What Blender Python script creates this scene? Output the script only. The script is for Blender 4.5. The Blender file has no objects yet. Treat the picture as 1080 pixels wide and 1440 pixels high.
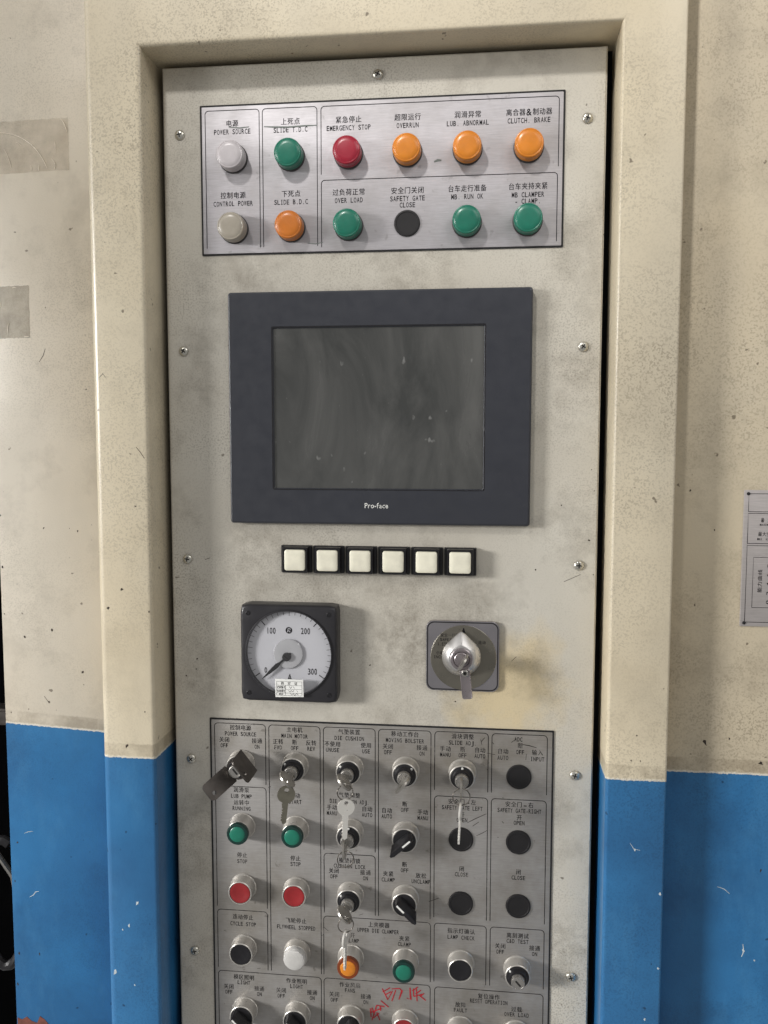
import bpy, bmesh, math, random
from mathutils import Matrix, Vector

random.seed(7)
scene = bpy.context.scene
COL = scene.collection
Z0 = 1.40                       # height of the display's centre above the floor, metres

# ------------------------------------------------------------------ camera
cam_data = bpy.data.cameras.new('camera')
cam = bpy.data.objects.new('camera', cam_data)
COL.objects.link(cam)
cam_data.sensor_fit = 'VERTICAL'
cam_data.sensor_height = 36.0
cam_data.sensor_width = 27.0
cam_data.lens = 36.0 * 1219.0 / 1440.0
cam_data.clip_start = 0.01
cam_data.clip_end = 50
_rot = (Matrix.Rotation(math.radians(6.634), 3, 'Z') @ Matrix.Rotation(math.radians(-4.817), 3, 'X')
        @ Matrix.Rotation(math.radians(-0.025), 3, 'Y'))
_r, _f, _u = _rot.col[0], _rot.col[1], _rot.col[2]
_m = Matrix(((_r[0], _u[0], -_f[0]), (_r[1], _u[1], -_f[1]), (_r[2], _u[2], -_f[2]))).to_4x4()
_m.translation = (0.11195, -0.91117, Z0 - 0.03159)
cam.matrix_world = _m
scene.camera = cam

# ------------------------------------------------------------------ light
world = bpy.data.worlds.new('World')
scene.world = world
world.use_nodes = True
bg = world.node_tree.nodes['Background']
bg.inputs[0].default_value = (1.0, 0.988, 0.97, 1)
bg.inputs[1].default_value = 0.275


def aim(ob, target):
    d = Vector(target) - ob.location
    ob.rotation_euler = d.to_track_quat('-Z', 'Y').to_euler()


def lamp(name, kind, loc, target, energy, color, **kw):
    l = bpy.data.lights.new(name, kind)
    l.energy = energy
    l.color = color
    for k, v in kw.items():
        setattr(l, k, v)
    o = bpy.data.objects.new(name, l)
    COL.objects.link(o)
    o.location = loc
    aim(o, target)
    return o


# a hall lamp above the aisle that lights the upper half, and the hall's side opening far to the left
lamp('hall_spot', 'SPOT', (-0.95, -2.3, Z0 + 2.25), (0.15, 0.0, Z0 + 0.85), 300, (1.0, 0.97, 0.93),
     spot_size=math.radians(33), spot_blend=1.0, shadow_soft_size=0.12)
lamp('side_opening', 'AREA', (-5.2, -2.95, Z0 + 0.60), (0.0, 0.0, Z0 - 0.66), 8.0, (1.0, 0.985, 0.965),
     shape='RECTANGLE', size=1.25, size_y=0.85, spread=math.radians(24))
lamp('bevel_strip_light', 'AREA', (-5.0, -1.9, Z0 + 1.0), (0.0, 0.0, Z0 + 0.3), 42, (1.0, 0.985, 0.965),  # unseen tall light added at left for the frame's bevel highlight and right reveal
     shape='RECTANGLE', size=1.8, size_y=4.6)
lamp('right_fill', 'AREA', (1.9, -2.1, Z0 + 1.9), (0.0, 0.0, Z0 - 0.1), 24, (1.0, 0.98, 0.96),  # unseen soft fill added from the right to lift the left reveal
     shape='RECTANGLE', size=2.4, size_y=1.2)

scene.cycles.caustics_reflective = False
scene.cycles.blur_glossy = 1.0
scene.cycles.sample_clamp_indirect = 4.0
scene.view_settings.view_transform = 'Standard'
scene.view_settings.look = 'None'
scene.view_settings.exposure = 0.1
scene.view_settings.gamma = 1.0
scene.view_settings.use_curve_mapping = False


# ------------------------------------------------------------------ helpers: colour and nodes
def S(r, g, b):
    def c(v):
        v /= 255.0
        return v / 12.92 if v <= 0.04045 else ((v + 0.055) / 1.055) ** 2.4
    return (c(r), c(g), c(b), 1.0)


class NT:
    """small node-tree writer"""
    def __init__(self, name):
        self.m = bpy.data.materials.new(name)
        self.m.use_nodes = True
        self.t = self.m.node_tree
        self.b = self.t.nodes['Principled BSDF']
        self.out = self.t.nodes['Material Output']
        self.co = self.t.nodes.new('ShaderNodeTexCoord').outputs['Object']

    def jitter(self):
        """shift the pattern per object so that repeats do not share their marks"""
        info = self.t.nodes.new('ShaderNodeObjectInfo')
        mul = self.t.nodes.new('ShaderNodeVectorMath')
        mul.operation = 'SCALE'
        mul.inputs[0].default_value = (3.1, 7.3, 5.7)
        self.link(info.outputs['Random'], mul.inputs['Scale'])
        add = self.t.nodes.new('ShaderNodeVectorMath')
        self.link(self.co, add.inputs[0])
        self.link(mul.outputs[0], add.inputs[1])
        self.co = add.outputs[0]
        return info.outputs['Random']

    def link(self, a, b):
        self.t.links.new(a, b)

    def put(self, sock, v):
        if hasattr(v, 'is_output') or isinstance(v, bpy.types.NodeSocket):
            self.t.links.new(v, sock)
        else:
            sock.default_value = v

    def scaled(self, sc, co=None, loc=(0, 0, 0)):
        n = self.t.nodes.new('ShaderNodeMapping')
        n.inputs['Scale'].default_value = sc
        n.inputs['Location'].default_value = loc
        self.link(co or self.co, n.inputs['Vector'])
        return n.outputs[0]

    def noise(self, scale, detail=3.0, rough=0.55, co=None, dist=0.0):
        n = self.t.nodes.new('ShaderNodeTexNoise')
        n.inputs['Scale'].default_value = scale
        n.inputs['Detail'].default_value = detail
        n.inputs['Roughness'].default_value = rough
        n.inputs['Distortion'].default_value = dist
        self.link(co or self.co, n.inputs['Vector'])
        return n.outputs['Fac']

    def ramp(self, v, lo, hi, a=0.0, b=1.0):
        n = self.t.nodes.new('ShaderNodeMapRange')
        n.inputs['From Min'].default_value = lo
        n.inputs['From Max'].default_value = hi
        n.inputs['To Min'].default_value = a
        n.inputs['To Max'].default_value = b
        self.put(n.inputs['Value'], v)
        return n.outputs[0]

    def math(self, op, a, b=0.0, c=0.0):
        n = self.t.nodes.new('ShaderNodeMath')
        n.operation = op
        self.put(n.inputs[0], a)
        self.put(n.inputs[1], b)
        self.put(n.inputs[2], c)
        return n.outputs[0]

    def mix(self, f, a, b):
        n = self.t.nodes.new('ShaderNodeMix')
        n.data_type = 'RGBA'
        self.put(n.inputs[0], f)
        self.put(n.inputs[6], a)
        self.put(n.inputs[7], b)
        return n.outputs[2]

    def xyz(self):
        n = self.t.nodes.new('ShaderNodeSeparateXYZ')
        self.link(self.co, n.inputs[0])
        return n.outputs

    def bump(self, h, dist, strength=1.0, prev=None):
        n = self.t.nodes.new('ShaderNodeBump')
        n.inputs['Strength'].default_value = strength
        n.inputs['Distance'].default_value = dist
        self.link(h, n.inputs['Height'])
        if prev is not None:
            self.link(prev, n.inputs['Normal'])
        return n.outputs[0]

    def set(self, **kw):
        for k, v in kw.items():
            self.put(self.b.inputs[k.replace('_', ' ')], v)
        return self.m


def plain(name, col, rough=0.5, metal=0.0, coat=0.0, var=0.12, scale=60.0, bump=0.0):
    n = NT(name)
    rnd = n.jitter()
    f = n.math('ADD', n.ramp(n.noise(scale, 4), 0.3, 0.7, 0.0, 0.75), n.math('MULTIPLY', rnd, 0.25))
    dk = tuple(c * (1 - var) for c in col[:3]) + (1,)
    lt = tuple(min(1, c * (1 + var)) for c in col[:3]) + (1,)
    n.set(Base_Color=n.mix(f, dk, lt), Metallic=metal, Coat_Weight=coat,
          Roughness=n.ramp(n.noise(scale * 2.3, 3), 0.3, 0.7, max(0.02, rough - 0.07), min(1, rough + 0.07)))
    if bump:
        n.set(Normal=n.bump(n.noise(900, 2), bump))
    return n.m


CREAM = S(222, 211, 186)
CREAM_PALE = S(214, 205, 188)
CREAM_DULL = S(210, 197, 170)
DIRT = S(84, 72, 56)
BLUE = S(46, 113, 164)
BLUE_DARK = S(36, 93, 140)


def paint(name, c1, c2, blue=True, tilt=0.0, pits=0.62, pit_lo=0.44, smudge=0.35, grey=None, stain=False, coat=0.0, line=-0.3745, seed=(0, 0, 0)):
    """old two-tone machine enamel: orange peel, grime caught in the pits, greasy smudges"""
    n = NT(name)
    co = n.scaled((1, 1, 1), None, seed)
    big = n.ramp(n.noise(3.2, 4, 0.6, co), 0.36, 0.64)
    base = n.mix(big, c1, c2)
    x, y, z = n.xyz()[:3]
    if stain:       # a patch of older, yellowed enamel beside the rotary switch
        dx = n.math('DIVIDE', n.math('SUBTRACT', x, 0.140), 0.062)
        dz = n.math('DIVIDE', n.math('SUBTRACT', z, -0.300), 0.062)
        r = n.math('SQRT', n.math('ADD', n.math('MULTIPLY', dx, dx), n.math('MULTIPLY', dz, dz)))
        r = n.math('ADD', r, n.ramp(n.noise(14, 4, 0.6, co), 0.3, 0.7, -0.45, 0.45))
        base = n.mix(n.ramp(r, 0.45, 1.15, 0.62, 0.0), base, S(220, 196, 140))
    # grey film of dust, in tall streaks
    film = n.ramp(n.noise(5.5, 5, 0.62, n.scaled((1, 1, 0.45), co)), 0.42, 0.70)
    base = n.mix(n.math('MULTIPLY', film, 0.38), base, grey or S(172, 166, 152))
    # blue lower coat
    edge = n.math('ADD', n.math('ADD', z, n.math('MULTIPLY', x, tilt)),
                  n.ramp(n.noise(260, 3, 0.6, co), 0.3, 0.7, -0.0007, 0.0007))
    if blue:
        bl = n.mix(n.ramp(n.noise(7, 5, 0.6, co), 0.35, 0.68), BLUE, BLUE_DARK)
        scuff = n.ramp(n.noise(16, 7, 0.7, n.scaled((1.0, 1, 0.35), co)), 0.50, 0.72)
        bl = n.mix(n.math('MULTIPLY', scuff, 0.35), bl, S(76, 138, 182))
        isblue = n.ramp(edge, line - 0.0003, line + 0.0003, 1.0, 0.0)
        # band of tape glue left above the line
        band = n.math('MULTIPLY', n.ramp(edge, line + 0.015, line + 0.0165, 1.0, 0.0), n.ramp(edge, line + 0.0018, line + 0.003))
        band = n.math('MULTIPLY', band, n.ramp(n.noise(26, 4, 0.65, co), 0.36, 0.60))
        base = n.mix(n.math('MULTIPLY', band, 0.42), base, S(104, 90, 70))
        lip = n.ramp(edge, line + 0.0014, line + 0.0022, 0.7, 0.0)
        base = n.mix(lip, base, S(222, 218, 206))
        base = n.mix(isblue, base, bl)
    # pits
    pit_tex = n.noise(560, 1.4, 0.5, co, 0.25)
    pit = n.ramp(pit_tex, 0.50, 0.62)
    mask = n.ramp(n.noise(4.5, 4, 0.6, co), pit_lo - 0.06, pit_lo + 0.24)
    mask = n.math('MULTIPLY', mask, n.ramp(n.noise(40, 3, 0.6, co), 0.3, 0.55, 0.45, 1.0))
    pf = n.math('MULTIPLY', n.math('MULTIPLY', pit, mask), pits)
    if blue:
        pf = n.math('MULTIPLY', pf, n.ramp(isblue, 0, 1, 1.0, 0.85))
    dirt_c = n.mix(isblue, DIRT, S(12, 44, 74)) if blue else DIRT
    base = n.mix(pf, base, dirt_c)
    # greasy smudges and small nicks
    sm = n.math('MULTIPLY', n.ramp(n.noise(11, 9, 0.72, co), 0.50, 0.74), smudge)
    base = n.mix(sm, base, dirt_c)
    if stain:       # hand grease rubbed in round the keys, the switch and the door's edge
        for gx, gz, gr, amt in ((0.035, -0.252, 0.055, 0.55), (-0.135, -0.150, 0.060, 0.40), (0.0, -0.195, 0.075, 0.30), (0.10, -0.205, 0.05, 0.35),
                                (0.205, 0.04, 0.035, 0.35), (-0.195, 0.02, 0.04, 0.30), (0.03, 0.145, 0.06, 0.28), (-0.12, 0.145, 0.05, 0.3),
                                (0.208, -0.58, 0.05, 0.45), (-0.210, -0.46, 0.05, 0.4), (0.205, -0.42, 0.035, 0.3), (-0.19, -0.30, 0.05, 0.35)):
            dx = n.math('SUBTRACT', x, gx)
            dz = n.math('SUBTRACT', z, gz)
            r = n.math('SQRT', n.math('ADD', n.math('MULTIPLY', dx, dx), n.math('MULTIPLY', dz, dz)))
            g = n.math('MULTIPLY', n.ramp(r, gr, gr * 0.25), n.ramp(n.noise(55, 6, 0.75, co), 0.40, 0.66))
            base = n.mix(n.math('MULTIPLY', g, amt), base, DIRT)
    nick = n.ramp(n.noise(95, 2, 0.5, co), 0.735, 0.76)
    base = n.mix(n.math('MULTIPLY', nick, 0.7), base, dirt_c)
    peel = pit_tex
    nb = n.bump(peel, 0.00025, 0.55)
    nb = n.bump(n.noise(9, 3, 0.5, co), 0.0015, 0.35, nb)
    return n.set(Base_Color=base, Roughness=n.ramp(film, 0, 1, 0.36, 0.55), Normal=nb, Specular_IOR_Level=0.45, Coat_Weight=coat, Coat_Roughness=0.22)


def brushed(name, col, rough, metal, stain_amt, seed=(0, 0, 0)):
    n = NT(name)
    co = n.scaled((1, 1, 1), None, seed)
    streak = n.noise(9, 5, 0.7, n.scaled((6, 6, 110), co))
    blot = n.ramp(n.noise(9, 6, 0.65, co), 0.40, 0.70)
    grain = n.noise(420, 2, 0.6, co)
    b = n.mix(n.ramp(streak, 0.3, 0.7, 0, 1), tuple(c * 0.86 for c in col[:3]) + (1,), tuple(min(1, c * 1.10) for c in col[:3]) + (1,))
    b = n.mix(n.math('MULTIPLY', blot, stain_amt), b, S(112, 104, 88))
    b = n.mix(n.math('MULTIPLY', n.ramp(n.noise(75, 3, 0.6, co), 0.66, 0.72), 0.4 * stain_amt + 0.1), b, S(70, 62, 50))
    nb = n.bump(grain, 0.00006, 0.4)
    nb = n.bump(streak, 0.00010, 0.35, nb)
    return n.set(Base_Color=b, Metallic=metal, Normal=nb, Anisotropic=0.3,
                 Roughness=n.ramp(blot, 0, 1, rough, rough + 0.12))


M = {}
M['frame'] = paint('frame_enamel', CREAM, CREAM_DULL, coat=0.4, tilt=0.0, pits=0.38, pit_lo=0.40, smudge=0.22)
M['wall_l'] = paint('left_wall_enamel', CREAM_PALE, S(200, 190, 172), tilt=0.055, line=-0.3905, pits=0.30, pit_lo=0.46, smudge=0.30, seed=(3.1, 0, 1.7))
M['wall_r'] = paint('right_wall_enamel', S(202, 189, 163), S(192, 179, 154), tilt=0.0, line=-0.3755, pits=0.38, pit_lo=0.44, smudge=0.34, seed=(7.7, 0, 4.2))
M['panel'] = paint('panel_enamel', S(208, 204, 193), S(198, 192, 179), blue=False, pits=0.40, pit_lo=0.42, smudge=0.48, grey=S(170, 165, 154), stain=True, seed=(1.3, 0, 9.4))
M['plate_up'] = brushed('upper_plate_aluminium', S(190, 187, 191), 0.50, 0.36, 0.30)
M['plate_low'] = brushed('lower_plate_aluminium', S(174, 171, 168), 0.42, 0.50, 0.70, (2.2, 0, 5.1))
M['rating'] = brushed('rating_plate_aluminium', S(188, 182, 180), 0.45, 0.4, 0.2, (5, 0, 2))
M['gasket'] = plain('black_rubber', S(22, 21, 23), 0.7)
M['void'] = plain('cabinet_inside', S(14, 13, 14), 0.9)
M['dark_bay'] = plain('dark_machine_bay', S(4, 4, 5), 0.95, var=0.5, scale=8)
M['dark_bay'].node_tree.nodes['Principled BSDF'].inputs['Specular IOR Level'].default_value = 0.03
M['ink'] = plain('engraved_ink', S(30, 28, 32), 0.9)
M['ink'].node_tree.nodes['Principled BSDF'].inputs['Specular IOR Level'].default_value = 0.1


def worn_ink(name, keep):
    n = NT(name)
    co = n.co
    w = n.ramp(n.noise(120, 4, 0.7, co), keep, keep + 0.12)
    w2 = n.math('MULTIPLY', w, n.ramp(n.noise(16, 3, 0.6, co), 0.42, 0.62))
    return n.set(Base_Color=n.mix(n.math('MULTIPLY', w2, 0.6), S(30, 28, 30), S(130, 126, 122)), Roughness=0.9, Specular_IOR_Level=0.1)


M['ink_worn'] = worn_ink('worn_engraved_ink', 0.50)
M['screw'] = plain('zinc_screw', S(205, 202, 192), 0.28, 0.85)
M['recess'] = plain('screw_recess', S(20, 18, 16), 0.8)
M['chrome'] = plain('worn_chrome', S(176, 173, 168), 0.28, 0.85, scale=120, var=0.05)
M['satin'] = plain('satin_steel', S(204, 200, 193), 0.34, 0.62, scale=60, var=0.05)
M['blackpl'] = plain('black_plastic', S(26, 25, 28), 0.38, scale=90)
M['blackcap'] = plain('black_button_cap', S(20, 19, 23), 0.42, scale=90)
M['plug'] = plain('hole_plug_plastic', S(20, 18, 20), 0.55, scale=70)
M['lamp_base'] = plain('dark_lamp_base', S(70, 68, 68), 0.4, 0.5)
M['tag_steel'] = plain('dull_tag_steel', S(158, 150, 152), 0.3, 0.8, var=0.06)
M['dish'] = plain('movement_dish', S(196, 196, 199), 0.2, 0.3, coat=0.5, var=0.05, scale=30)
M['white_line'] = plain('white_inlay', S(225, 225, 220), 0.5)
M['bezel'] = plain('display_bezel_plastic', S(50, 52, 59), 0.42, scale=30, bump=0.00003, var=0.06)
M['bezel_side'] = plain('display_side_plastic', S(44, 46, 54), 0.35)
M['key_steel'] = plain('nickel_key', S(164, 160, 153), 0.32, 0.75, scale=60, var=0.05)
M['key_bright'] = plain('bright_key', S(226, 223, 216), 0.32, 0.35, scale=40, var=0.03)
M['wire'] = plain('dark_wire', S(120, 115, 108), 0.3, 0.8, scale=80)
M['key_brass'] = plain('dull_brass_key', S(140, 136, 122), 0.35, 0.85, scale=150)
M['hasp'] = plain('dull_steel_strap', S(88, 83, 79), 0.42, 0.75, scale=50, var=0.25)
M['cap_white'] = plain('ivory_button_cap', S(236, 232, 212), 0.35, coat=0.2, var=0.10, scale=110)
M['meter_case'] = plain('meter_bakelite', S(44, 43, 46), 0.36, scale=40)
M['dial'] = plain('dial_white', S(198, 198, 203), 0.45, var=0.07, scale=14)
M['needle'] = plain('needle_black', S(24, 24, 26), 0.5)
M['paper'] = plain('paper_sticker', S(238, 238, 234), 0.7, var=0.03)
M['sw_plate'] = plain('dark_chrome_plate', S(184, 180, 184), 0.2, 1.0, scale=25)
M['sw_disc'] = plain('satin_disc', S(126, 122, 112), 0.32, 0.75, scale=40)
M['knob'] = plain('turned_aluminium', S(210, 208, 206), 0.38, 0.9, scale=12, var=0.02)
M['red_ink'] = plain('red_marker', S(176, 24, 40), 0.6, var=0.3, scale=300)
M['scratch'] = plain('dark_scratch', S(52, 46, 42), 0.7)
M['chip_dark'] = plain('dark_paint_chip', S(58, 48, 40), 0.8, var=0.4, scale=300)
M['chip_pale'] = plain('pale_paint_chip', S(190, 200, 204), 0.7, var=0.2, scale=300)
M['rust'] = plain('red_oxide_primer', S(120, 70, 58), 0.85, var=0.35, scale=120)
M['cable'] = plain('black_cable', S(30, 29, 32), 0.4)
M['smear'] = plain('grey_smear', S(120, 126, 122), 0.6)


def lens_mat(name, col, rough=0.28):
    n = NT(name)
    rnd = n.jitter()
    f = n.math('ADD', n.ramp(n.noise(60, 4, 0.6), 0.35, 0.7, 0.0, 0.7), n.math('MULTIPLY', rnd, 0.3))
    c2 = tuple(c * 0.78 for c in col[:3]) + (1,)
    return n.set(Base_Color=n.mix(f, col, c2), Roughness=n.ramp(n.noise(130, 3), 0.3, 0.7, rough, rough + 0.16), Coat_Weight=0.22,
                 Coat_Roughness=0.2, Subsurface_Weight=0.12, Subsurface_Radius=(0.004, 0.004, 0.004), Subsurface_Scale=0.4)


M['l_green'] = lens_mat('green_lens', S(24, 118, 96))
M['l_orange'] = lens_mat('orange_lens', S(226, 138, 38))
M['l_amber'] = lens_mat('deep_orange_lens', S(214, 124, 40))
M['l_red'] = lens_mat('red_lens', S(170, 32, 56))
M['l_clear'] = lens_mat('clear_white_lens', S(206, 200, 202))
M['l_grey'] = lens_mat('dull_white_lens', S(176, 168, 154))
M['l_white'] = lens_mat('white_lens', S(212, 210, 206))
M['rim_green'] = lens_mat('green_rim', S(8, 52, 46))
M['rim_orange'] = lens_mat('orange_rim', S(132, 60, 20))
M['rim_white'] = lens_mat('grey_rim', S(150, 147, 142))
M['cap_red'] = lens_mat('red_cap', S(150, 32, 36), 0.4)


def screen_mat():
    n = NT('display_glass')
    co = n.co
    smear = n.noise(7, 8, 0.62, n.scaled((2.2, 1, 0.9), co), 0.8)
    wipe = n.ramp(smear, 0.38, 0.70)
    spots = n.ramp(n.noise(120, 2, 0.5, n.scaled((1.0, 1, 0.6), co)), 0.70, 0.76)
    c = n.mix(wipe, S(64, 65, 64), S(92, 92, 90))
    c = n.mix(n.math('MULTIPLY', spots, 0.5), c, S(150, 150, 148))
    return n.set(Base_Color=c, Roughness=n.ramp(wipe, 0, 1, 0.10, 0.34), Specular_IOR_Level=0.5, Coat_Weight=0.0)


M['screen'] = screen_mat()


def glass_mat():
    n = NT('meter_glass')
    n.t.nodes.remove(n.b)
    tr = n.t.nodes.new('ShaderNodeBsdfTransparent')
    gl = n.t.nodes.new('ShaderNodeBsdfGlossy')
    gl.inputs['Roughness'].default_value = 0.06
    mx = n.t.nodes.new('ShaderNodeMixShader')
    mx.inputs[0].default_value = 0.06
    n.link(tr.outputs[0], mx.inputs[1])
    n.link(gl.outputs[0], mx.inputs[2])
    n.link(mx.outputs[0], n.out.inputs[0])
    return n.m


M['glass'] = glass_mat()


def tape_mat(name, tint, alpha):
    n = NT(name)
    n.set(Base_Color=tint, Roughness=0.22, Alpha=n.ramp(n.noise(38, 5, 0.6), 0.3, 0.7, alpha - 0.12, alpha + 0.15),
          Normal=n.bump(n.noise(120, 4, 0.6), 0.0008, 0.7))
    return n.m


M['tape'] = tape_mat('clear_tape', S(184, 170, 150), 0.20)
M['tape_dark'] = tape_mat('dirty_tape', S(150, 143, 128), 0.28)
M['tape_ridge'] = plain('tape_wrinkle', S(236, 228, 214), 0.3)


# ------------------------------------------------------------------ helpers: objects and meshes
def tag(o, label=None, cat=None, group=None, kind=None):
    if label: o['label'] = label
    if cat: o['category'] = cat
    if group: o['group'] = group
    if kind: o['kind'] = kind
    return o


def mmp(x, z, d=0.0):
    """millimetres on the panel (d = distance out of it) to world"""
    return Vector((x / 1000.0, -d / 1000.0, Z0 + z / 1000.0))


def empty(name, x, z, d=0.0):
    o = bpy.data.objects.new(name, None)
    o.empty_display_size = 0.02
    COL.objects.link(o)
    o.location = mmp(x, z, d)
    return o


def put(name, me, mat, parent=None, loc=None, roty=0.0):
    o = bpy.data.objects.new(name, me)
    COL.objects.link(o)
    if mat is not None:
        if len(me.materials) == 0:
            me.materials.append(M[mat])
        elif me.materials[0] != M[mat]:
            o.material_slots[0].link = 'OBJECT'
            o.material_slots[0].material = M[mat]
    if parent is not None:
        o.parent = parent
    if loc is not None:
        o.location = loc
    o.rotation_euler = (0, roty, 0)
    return o


def finish(bm, name, smooth=True, angle=32):
    bmesh.ops.recalc_face_normals(bm, faces=bm.faces)
    me = bpy.data.meshes.new(name)
    bm.to_mesh(me)
    bm.free()
    if smooth:
        me.polygons.foreach_set('use_smooth', [True] * len(me.polygons))
        me.set_sharp_from_angle(angle=math.radians(angle))
    return me


MM = 0.001


def lathe_bm(profile, seg=44, bm=None, cx=0.0, cz=0.0):
    """profile of (radius, depth) mm turned about the axis that points out of the panel (-Y)"""
    bm = bm or bmesh.new()
    rings = []
    for r, d in profile:
        if r <= 1e-6:
            rings.append([bm.verts.new((cx * MM, -d * MM, cz * MM))])
        else:
            rings.append([bm.verts.new(((cx + r * math.cos(2 * math.pi * i / seg)) * MM, -d * MM,
                                        (cz + r * math.sin(2 * math.pi * i / seg)) * MM)) for i in range(seg)])
    for a, b in zip(rings, rings[1:]):
        for i in range(seg):
            j = (i + 1) % seg
            if len(a) == 1 and len(b) == 1:
                continue
            if len(a) == 1:
                bm.faces.new((a[0], b[i], b[j]))
            elif len(b) == 1:
                bm.faces.new((a[i], a[j], b[0]))
            else:
                bm.faces.new((a[i], a[j], b[j], b[i]))
    return bm


CACHE = {}


def lathe(key, profile, seg=44):
    if key not in CACHE:
        CACHE[key] = finish(lathe_bm(profile, seg), key)
    return CACHE[key]


def rrect(w, h, r, n=5):
    pts = []
    for cx, cz, a0 in ((w / 2 - r, h / 2 - r, 0), (-w / 2 + r, h / 2 - r, 90), (-w / 2 + r, -h / 2 + r, 180), (w / 2 - r, -h / 2 + r, 270)):
        for k in range(n + 1):
            a = math.radians(a0 + 90.0 * k / n)
            pts.append((cx + r * math.cos(a), cz + r * math.sin(a)))
    return pts


def slab_bm(layers, bm=None, cap_back=True, cap_front=True):
    """layers: list of (outline points, depth); lofted from the back outwards"""
    bm = bm or bmesh.new()
    rings = [[bm.verts.new((x * MM, -d * MM, z * MM)) for x, z in pts] for pts, d in layers]
    for a, b in zip(rings, rings[1:]):
        n = len(a)
        for i in range(n):
            j = (i + 1) % n
            bm.faces.new((a[i], a[j], b[j], b[i]))
    if cap_back:
        bm.faces.new(list(reversed(rings[0])))
    if cap_front:
        bm.faces.new(rings[-1])
    return bm


def rslab(w, h, r, d0, d1, ch=0.6, n=5):
    """rounded plate from depth d0 to d1 with a softened front edge"""
    return slab_bm([(rrect(w, h, r, n), d0), (rrect(w, h, r, n), d1 - ch), (rrect(w - ch * 0.6, h - ch * 0.6, max(0.1, r - ch * 0.3), n), d1 - ch * 0.3),
                    (rrect(w - 2 * ch, h - 2 * ch, max(0.1, r - ch), n), d1)])


def ribbon_bm(pts, w, d, bm=None, taper=True):
    """flat stroke on the panel, points in mm"""
    bm = bm or bmesh.new()
    n = len(pts)
    L, R = [], []
    for i, (x, z) in enumerate(pts):
        a = pts[max(0, i - 1)]
        b = pts[min(n - 1, i + 1)]
        dx, dz = b[0] - a[0], b[1] - a[1]
        l = math.hypot(dx, dz) or 1
        ww = w / 2 * (0.55 if taper and i in (0, n - 1) else 1.0)
        nx, nz = -dz / l * ww, dx / l * ww
        L.append(bm.verts.new(((x + nx) * MM, -d * MM, (z + nz) * MM)))
        R.append(bm.verts.new(((x - nx) * MM, -d * MM, (z - nz) * MM)))
    for i in range(n - 1):
        bm.faces.new((L[i], R[i], R[i + 1], L[i + 1]))
    return bm


def tube_bm(pts, rad, seg=8, closed=False, bm=None):
    """round wire through points (metres, local)"""
    bm = bm or bmesh.new()
    pts = [Vector(p) for p in pts]
    n = len(pts)
    rings = []
    up = Vector((0.13, 0.31, 0.94)).normalized()
    for i in range(n):
        a = pts[(i - 1) % n] if closed or i else pts[i]
        b = pts[(i + 1) % n] if closed or i < n - 1 else pts[i]
        t = (b - a).normalized()
        u = t.cross(up)
        if u.length < 1e-3:
            u = t.cross(Vector((1, 0, 0)))
        u.normalize()
        v = t.cross(u)
        rr = rad if not callable(rad) else rad(i / max(1, n - 1))
        rings.append([bm.verts.new(pts[i] + (u * math.cos(2 * math.pi * k / seg) + v * math.sin(2 * math.pi * k / seg)) * rr) for k in range(seg)])
    for i in range(n if closed else n - 1):
        a, b = rings[i], rings[(i + 1) % n]
        for k in range(seg):
            j = (k + 1) % seg
            bm.faces.new((a[k], a[j], b[j], b[k]))
    if not closed:
        bm.faces.new(rings[0])
        bm.faces.new(list(reversed(rings[-1])))
    return bm


def flake_bm(r, d, thick=0.25, squash=1.0, rot=0.0, n=9):
    ang = sorted(random.uniform(0, 2 * math.pi) for _ in range(n))
    pts = []
    for a in ang:
        q = r * random.uniform(0.6, 1.1)
        x, z = q * math.cos(a) * squash, q * math.sin(a)
        pts.append((x * math.cos(rot) - z * math.sin(rot), x * math.sin(rot) + z * math.cos(rot)))
    return slab_bm([(pts, d - 0.3), (pts, d + thick)])


# ------------------------------------------------------------------ lettering
STRINGS = []          # filled through text(); glyph meshes are made once per character
GLYPH = {}


def need(chars):
    todo = [c for c in sorted(set(chars)) if c not in GLYPH and c != ' ']
    obs = []
    for c in todo:
        cu = bpy.data.curves.new('glyph', 'FONT')
        cu.body = c
        cu.size = 1.0
        cu.offset = 0.012 if ord(c) < 0x2000 else 0.0
        cu.resolution_u = 3 if ord(c) < 0x2000 else 2
        o = bpy.data.objects.new('glyph', cu)
        COL.objects.link(o)
        obs.append((c, o, cu))
    bpy.context.view_layer.update()
    dg = bpy.context.evaluated_depsgraph_get()
    for c, o, cu in obs:
        me = o.evaluated_get(dg).to_mesh()
        vs = [(v.co.x, v.co.y) for v in me.vertices]
        fs = [tuple(p.vertices) for p in me.polygons]
        GLYPH[c] = (vs, fs)
        o.evaluated_get(dg).to_mesh_clear()
    for c, o, cu in obs:
        bpy.data.objects.remove(o)
        bpy.data.curves.remove(cu)


def is_cjk(c):
    return ord(c) > 0x2000


ALLTEXT = ('电源上死点紧急停止超限运行润滑异常离合器&制动器控下过负荷正安全门关闭台车走准备夹持夹'
           '接通主机转断反启润滑泵运转中气垫装置不使用调整手自模锁移工作台块左右开输入连飞轮指示灯确认刻测试'
           '松上夹模器放区照明业风扇复位操故障载一程寸检定证计量编号有效期至最大能力空压曲线'
           'ABCDEFGHIJKLMNOPQRSTUVWXYZ0123456789.-&Proface')
need(ALLTEXT)


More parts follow.
